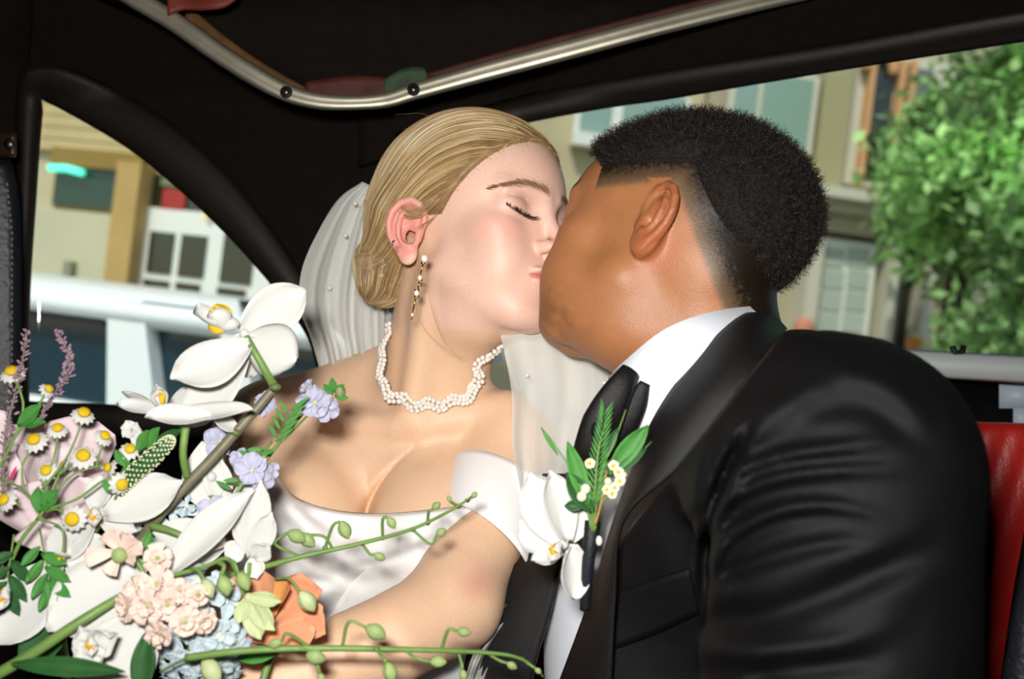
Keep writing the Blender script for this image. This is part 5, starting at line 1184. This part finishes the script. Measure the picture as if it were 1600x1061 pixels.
# --- orange rose
o = bq('orange_rose', 'orange rose tucked against her forearm', 'rose', 440, 1000, 70)
stem_([Q(430, 1000, 73), Q(400, 1100, 71)], [.3, .3], STEM, o)
for x0, y0, x1, y1, hw, d0, d1, n, m in ((410, 1000, 400, 890, 2.0, 73, 71.5, (-.2, -1, .2), ORANGE), (440, 1000, 470, 900, 2.0, 73, 71.5, (.2, -1, .1), ORANGE), (415, 1005, 500, 950, 2.0, 72, 70.5, (.2, -1, .3), ORANGE), (400, 1010, 385, 950, 1.7, 72, 71, (-.4, -1, .1), mat('coral_petal', '#ee9a86', rough=.5, transl=.25, noise=.15, nscale=40)), (400, 1000, 490, 985, 1.3, 70.8, 69.6, (.1, -1, .5), ORANGE), (430, 965, 445, 905, 1.0, 70.6, 70.2, (-.8, -1, 0), mat('apricot_petal', '#e9a560', rough=.5, transl=.25, noise=.15, nscale=40))):
    part('petal', pet(Q(x0, y0, d0), Q(x1, y1, d1), hw, n, cup=.3, curl=-.06, ruf=.05, shape='fan', nu=11, nv=11, seed=x1), m, o)
# --- freesia: curled green stalk, white open flower, peach tipped buds
o = bq('freesia', 'freesia with arching green buds and one creamy white flower', 'flower', 390, 930, 69)
stem_([Q(250, 905, 69), Q(320, 885, 68.5), Q(355, 873, 68.3), Q(372, 900, 68.2), Q(380, 930, 68.4)], [.16, .15, .15, .14, .12], STEM, o)
bud(Q(372, 895, 67.6), Q(358, 876, 68.2), Q(366, 880, 67.8), .5, BUDM, o, Q(390, 925, 67.6), pr=.14); bud(Q(345, 900, 67.8), Q(340, 878, 68.4), Q(350, 885, 67.9), .52, BUDM, o, Q(368, 960, 67.6), pr=.16); bud(Q(318, 905, 67.6), Q(300, 888, 68.6), Q(310, 892, 68), .5, PBUD, o, Q(335, 940, 67.4), pr=.14)
h = part('open_flower', ball(Q(388, 935, 67.6), (.3, .3, .4), 8, 6), PBUD, o)
for a, b, hw in (((388, 935), (408, 1000), .75), ((385, 935), (430, 985), .7), ((388, 932), (440, 940), .5), ((386, 935), (372, 975), .5)): part('petal', pet(Q(*a, 67.6), Q(*b, 67), hw, (0, -1, .1), cup=.35), PBUD, h)
bud(Q(468, 925, 68.6), Q(430, 905, 70), Q(452, 905, 69), .62, PBUD, o, Q(500, 965, 68.8))
bud(Q(318, 1030, 66.8), Q(250, 1050, 68), Q(290, 1030, 67), .7, PBUD, o, Q(345, 1070, 66.5))
# ruffled white blossom by the neckline
o = bq('white_sweet_pea', 'crumpled white blossom beside the gown neckline', 'flower', 400, 860, 71)
stem_([Q(390, 880, 71), Q(385, 960, 71)], [.15, .15], STEM, o)
for x0, y0, x1, y1, hw in ((395, 870, 425, 800, .9), (392, 870, 408, 748, 1.0), (395, 868, 372, 800, .8), (398, 872, 420, 850, .8), (380, 850, 352, 872, .8), (395, 870, 402, 905, .7)): part('petal', pet(Q(x0, y0, 71.5), Q(x1, y1, 71), hw, (.2, -1, .1), ruf=.2, cup=.3, nu=9, nv=8, seed=x1), WHITE, o)
# --- two long stems of orchid buds
def budstem(label, pts, rr, buds, x, y, d):
    o = bq('bud_stem', label, 'bud stem', x, y, d); stem_([Q(*p) for p in pts], rr, STEM, o, sides=10)
    for j, v, a, tp, r, dd in buds: bud(Q(*a, dd), Q(*j, dd + .6), Q(*v, dd), r, BUDM, o, Q(*tp, dd), pr=.11); part('node', ball(Q(*j, dd + .55), (.22, .22, .16), 8, 6), STEM, o)
budstem('green stem of orchid buds crossing the white bodice', [(330, 905, 73), (385, 893, 72), (470, 870, 72), (560, 850, 73), (640, 828, 74.5), (700, 800, 76), (738, 776, 77)], [.24, .22, .18, .15, .12, .08],
        [((520, 858), (505, 838), (468, 836), (488, 850), .5, 72), ((470, 870), (430, 850), (450, 832), (485, 848), .52, 71.6), ((508, 856), (520, 822), (532, 815), (545, 842), .5, 72.2), ((598, 841), (598, 812), (606, 808), (618, 826), .36, 73.2), ((566, 850), (578, 866), (584, 866), (604, 874), .34, 73), ((668, 818), (670, 800), (676, 796), (688, 784), .3, 75), ((645, 828), (672, 850), (682, 838), (698, 824), .34, 74.2), ((716, 792), (704, 784), (704, 784), (700, 774), .2, 76.4), ((730, 782), (738, 776), (738, 778), (746, 766), .22, 77)], 400, 895, 72)
budstem('lowest green stem of orchid buds crossing her forearm', [(290, 1028, 66), (370, 1018, 66), (480, 1013, 66.5), (640, 1015, 68), (760, 1020, 70), (815, 1030, 71), (850, 1058, 72)], [.26, .24, .22, .19, .15, .12, .08],
        [((535, 1010), (545, 972), (572, 980), (616, 1002), .55, 66.6), ((485, 1012), (450, 990), (440, 1002), (412, 1012), .35, 66), ((470, 1014), (500, 1020), (478, 1024), (520, 1032), .5, 65.8), ((490, 1016), (496, 1040), (500, 1052), (506, 1080), .3, 66), ((588, 1014), (600, 1030), (604, 1036), (614, 1066), .5, 66.4), ((632, 1015), (650, 1028), (672, 1034), (716, 1034), .42, 67.4), ((690, 1015), (700, 985), (714, 986), (744, 990), .36, 68.4), ((760, 1020), (780, 1032), (792, 1036), (812, 1046), .3, 70), ((716, 1018), (722, 1040), (722, 1046), (728, 1076), .3, 69), ((815, 1030), (830, 1040), (836, 1044), (850, 1056), .22, 71)], 350, 1040, 66)
# --- loose leaves
def blade(label, pts, hw, m, x, y, d, name='long_leaf'):
    o = bq(name, label, 'leaf', x, y, d); a, b = Q(*pts[0]), Q(*pts[1]); part('blade', pet(a, b, hw, (0, -1, .5), shape='lance', cup=.4, arch=.05, nu=15, nv=7), m, o); stem_([a, a * .9 + b * .1, a * .05 + b * .95], [.07, .06, .02], STEM, o, 'midrib', 5)
blade('long pointed green leaf along the bottom left edge', ((20, 1038, 65), (196, 1050, 64)), .62, DLEAF, 20, 1040, 65)
blade('broad dark leaf under the low white orchid', ((40, 1050, 69), (120, 935, 70)), 1.6, DLEAF, 60, 1040, 69)
blade('dark green leaf between white petals and peach stock', ((225, 900, 70), (236, 830, 70.5)), .7, LEAF, 225, 900, 70)
blade('green leaf dipping below the blue hydrangea', ((222, 1090, 66), (232, 985, 66.5)), .8, DLEAF, 222, 1080, 66)
blade('small green leaf under the orange rose', ((440, 1018, 69), (372, 1030, 69.5)), .6, LEAF, 430, 1018, 69)
# ------------------------------------------------------------------ buttonhole on the lapel
o = thing('boutonniere', 'buttonhole of white orchid, greenery and berries pinned on lapel', 'boutonniere', P(915, 950, 69))
sv = catmull(np.array([P(914, 952, 70.2), P(917, 900, 69.6), P(922, 850, 69.4), P(926, 815, 69.8)]), 8); part('wrap', tube(sv, np.linspace(.38, .56, len(sv)), 12), mat('navy_ribbon', '#10131c', rough=.6, bump=.5, bscale=500), o)
fl = part('bloom', ball(P(880, 850, 69.5), (.4, .4, .4), 10, 8), WHITE, o)
for a, b, hw, n, kw in (((880, 850, 69.8), (828, 738, 70), 1.75, (-.2, -1, .1), dict(cup=.2)), ((885, 845, 69.3), (858, 735, 69.3), 1.3, (.5, -1, 0), dict(cup=.35, ruf=.04)), ((872, 845, 69.9), (812, 810, 70.5), 1.7, (-.2, -1, -.1), dict(cup=.15)), ((890, 845, 70), (908, 775, 70), 1.2, (.3, -1, 0), dict(cup=.3)),
                        ((890, 850, 69.3), (896, 938, 69.3), 1.2, (.6, -1, -.1), dict(cup=.5)), ((885, 860, 69.8), (912, 905, 70), 1.1, (.4, -1, 0), dict(cup=.3)), ((880, 866, 69.2), (830, 876, 69), .75, (-.1, -1, .9), dict(cup=.5))):
    part('petal', pet(P(*a), P(*b), hw, n, nu=13, nv=9, **kw), WHITE, fl)
lip(P(874, 855, 68.4), (.4, .1, 1), (-.4, -1, .1), 1.05, fl)
for pts, m in (([(925, 830, 69), (908, 760, 68.6), (870, 700, 68.8), (846, 668, 69.5)], STEM), ([(926, 830, 69), (940, 740, 68.4), (960, 690, 68.4), (978, 640, 69)], STEM), ([(928, 830, 69), (945, 780, 68.6), (975, 735, 69), (1018, 690, 70)], STEM), ([(924, 826, 69), (930, 760, 68.2), (936, 700, 68.2), (948, 655, 68.6)], STEM), ([(930, 820, 68.6), (942, 775, 68), (948, 735, 68)], mat('tan_twig', '#b08b54', rough=.6))): stem_([P(*p) for p in pts], [.1, .08, .04], m, o, 'twig', 6)
for a, b, hw, m in (((918, 790), (886, 690), .62, LEAF), ((926, 800), (884, 738), .75, DLEAF), ((912, 790), (882, 790), .4, DLEAF), ((950, 740), (1012, 664), .72, LEAF), ((955, 745), (1010, 700), .35, DLEAF), ((940, 720), (965, 668), .35, DLEAF), ((845, 668), (872, 712), .14, LEAF)): part('leaf', pet(P(*a, 68.6), P(*b, 68.6), hw, (.1, -1, .1), shape='lance', cup=.5, nu=9, nv=6), m, o)
for i in range(34):
    t = i / 34; x, y = 928 + 16 * t, 790 - 150 * t; s_ = (-1) ** i; part('needle', pet(P(x, y, 68.3), P(x + s_ * (10 + 9 * (1 - t)) + 6 * t, y - 28 + 6 * t, 68.0 + .3 * (i % 3)), .07, shape='lance', nu=5, nv=4), LEAF, o)
for x, y, r in ((915, 764, .36), (909, 776, .36), (950, 752, .26), (975, 742, .2)): part('berry', ball(P(x, y, 67.9), (r, r, r), 10, 8), CREAM, o)
for i, (x, y) in enumerate(((921, 724), (958, 728), (966, 738), (960, 762), (968, 752), (956, 772), (948, 765))): h = part('tiny_flower', ball(P(x, y, 67.8), (.14,) * 3, 6, 5), YEL, o); ring(P(x, y, 67.9), np.array([.1, -1, .2]), 5, .42, .24, .4, CREAM, h, seed=i, nu=5, nv=4)
part('pearl_pin', ball(P(936, 845, 69.2), (.24, .24, .36), 12, 8), mat('pearl', '#efe9df', rough=.22, spec=.7, coat=.5), o)
# ------------------------------------------------------------------ pearls, earrings
pearl = mat('pearl', '#efe9df', rough=.22, spec=.7, coat=.5); gold = mat('gold', '#d9a94a', rough=.25, metal=1)
NK = [(603, 508, 98), (586, 522, 96.5), (575, 540, 95), (573, 565, 94.2), (574, 590, 93.8), (586, 610, 93.4), (605, 622, 93.1), (630, 633, 93), (655, 637, 93), (690, 633, 93), (720, 622, 93.4), (745, 606, 94), (760, 585, 94.8), (768, 560, 95.8), (770, 535, 97), (772, 518, 98.2)]
nk_ = catmull(np.array([P(*p) for p in NK]), 10)
neckl = thing('necklace', 'choker of small clustered pearls around her neck', 'necklace', P(655, 637, 92)) 
s_ = np.r_[0, np.cumsum(np.linalg.norm(np.diff(nk_, axis=0), axis=1))]; t_, U_, B_ = frames(nk_)
# lay it on the skin
dd, NN = sdf_grad(bride_body, nk_); nk_ = nk_ - NN * np.clip(dd - .28, -.6, .5)[:, None]
for _ in range(2):
    dd, NN = sdf_grad(bride_body, nk_); nk_ = nk_ - NN * np.clip(dd - .28, -.6, .5)[:, None]
for _ in range(12): nk_[1:-1] = (nk_[:-2] + nk_[2:] + 2 * nk_[1:-1]) / 4
t_ = nrm(np.gradient(nk_, axis=0)); W_ = nrm(np.cross(t_, NN)); L_ = s_[-1]; V0, F0 = ball((0, 0, 0), .255, 8, 6); k = 0; rg = np.random.default_rng(5)
pm = None
s_ = np.r_[0, np.cumsum(np.linalg.norm(np.diff(nk_, axis=0), axis=1))]; L_ = s_[-1]
rows = int(L_ / .37)
for i in range(rows):
    u = i / rows * L_; j = min(int(np.searchsorted(s_, u)), len(nk_) - 1); wv = .24 * math.sin(i * .95)
    for r in (-1, 0, 1):
        c = nk_[j] + W_[j] * (r * .40 + wv + rg.normal() * .04) + NN[j] * (.16 if r == 0 else 0) + t_[j] * (.18 if r else 0); q_ = obj('pearl', V0 + c, F0, pearl, neckl)
V, Fc = tube(nk_ - NN * .1, .05, 5); obj('thread', V, Fc, gold, neckl)
er = thing('earring', 'long gold drop earring set with four pearls', 'earring', P(657, 460, 84))
ep = [(663, 404, .30), (656, 434, .20), (651, 458, .24), (644, 492, .13)]; dz = lambda y: 84.2 + (y - 400) * .01
for x, y, r in ep: part('pearl', ball(P(x, y, dz(y)), (r, r, r * 1.15), 12, 8), pearl, er)
for a, b in (((661, 412), (657, 430)), ((655, 440), (653, 452)), ((650, 464), (645, 488)), ((644, 494), (643, 500)), ((659, 436), (658, 448)), ((649, 452), (648, 466)), ((654, 450), (654, 466))): part('link', tube([P(*a, dz(a[1])), P(*b, dz(b[1]))], .075, 6), gold, er)
part('setting', ball(P(661, 411, 84.4), (.2, .2, .16), 8, 6), gold, er)
st = thing('ear_stud', 'tiny silver ear cuff on her ear rim', 'earring', P(614, 382, 85)); part('stud', tube([P(616, 376, 85.2), P(613, 380, 84.9), P(614, 385, 85.1)], .1, 6), mat('silver', '#e4e4e4', rough=.2, metal=1), st)
# ------------------------------------------------------------------ veil
def tulle(name='tulle', a=.42):
    m = bpy.data.materials.new(name); m.use_nodes = True; nt = m.node_tree; N, L = nt.nodes, nt.links; b = N['Principled BSDF']; b.inputs['Base Color'].default_value = srgb('#f4f4ee'); b.inputs['Roughness'].default_value = .7
    t = N.new('ShaderNodeBsdfTransparent'); x = N.new('ShaderNodeMixShader'); lw = N.new('ShaderNodeLayerWeight'); lw.inputs[0].default_value = .35
    mr = N.new('ShaderNodeMapRange'); mr.inputs['To Min'].default_value = a; mr.inputs['To Max'].default_value = min(1, a + .5); L.new(lw.outputs['Facing'], mr.inputs['Value']); L.new(mr.outputs[0], x.inputs[0])
    L.new(t.outputs[0], x.inputs[1]); L.new(b.outputs[0], x.inputs[2]); L.new(x.outputs[0], N['Material Output'].inputs[0]); return m
tl = tulle()
def cloth(name, A, B, dA, dB, n, m, folds, amp, parent, mt, seed=0):
    """ruled tulle sheet between two photo curves, pleated in depth"""
    G2 = coons(A, B, n, m); G = np.zeros((n, m, 3)); rg = np.random.default_rng(seed); ph = rg.uniform(0, 6, 3)
    for i in range(n):
        for j in range(m):
            u, v = i / (n - 1), j / (m - 1); d = dA(u) * (1 - v) + dB(u) * v + amp * (math.sin(folds * v * 6.28 + ph[0] + 1.5 * u) * .6 + .4 * math.sin(folds * 1.7 * v * 6.28 + ph[1] - 2 * u)) * (.3 + .7 * u); G[i, j] = P(*G2[i, j], d)
    return obj(name, G.reshape(-1, 3), grid_faces(n, m), mt, parent)
v1 = cloth('veil', [(566, 284), (530, 310), (498, 360), (472, 420), (468, 480), (486, 530), (505, 600)], [(600, 300), (600, 360), (600, 420), (600, 480), (600, 540), (600, 600), (610, 640)], lambda u: 104, lambda u: 104, 40, 40, 4, 1.6, bride, tl)
cloth('veil_layer', [(562, 290), (540, 340), (520, 400), (505, 470), (500, 540), (510, 610)], [(640, 300), (630, 400), (620, 500), (620, 560), (620, 600), (630, 640)], lambda u: 107, lambda u: 107, 30, 30, 5, 1.8, v1, tl, 3)
cloth('veil_layer', [(776, 500), (790, 560), (800, 620), (800, 690), (812, 760), (830, 860), (800, 930), (745, 1010), (720, 1080)], [(985, 540), (985, 620), (960, 700), (925, 780), (900, 850), (880, 900), (850, 960), (790, 1030), (760, 1090)], lambda u: 93 - 8 * u, lambda u: 96 - 8 * u, 50, 30, 3, 1.0, v1, tl, 5)
cloth('veil_layer', [(830, 560), (822, 640), (830, 720), (845, 800), (830, 880)], [(1000, 545), (960, 640), (930, 720), (900, 800), (880, 880)], lambda u: 98 - 6 * u, lambda u: 99 - 6 * u, 40, 24, 2, .8, v1, tl, 6)
cloth('veil_layer', [(778, 500), (790, 560), (806, 620), (800, 700)], [(960, 520), (980, 600), (960, 660), (920, 740)], lambda u: 100, lambda u: 102, 24, 24, 2, .8, v1, tl, 7)
cloth('veil_layer', [(500, 985), (560, 900), (640, 860), (700, 840)], [(520, 1090), (640, 1060), (700, 1000), (730, 930)], lambda u: 86 + 5 * u, lambda u: 84 + 5 * u, 24, 20, 2, .5, v1, tl, 8)
for x, y, d in ((824, 586, 91.5), (944, 598, 93), (950, 572, 95), (888, 720, 90), (555, 318, 101), (540, 368, 102), (515, 450, 103)): part('veil_pearl', ball(P(x, y, d), (.22, .22, .22), 8, 6), pearl, v1)
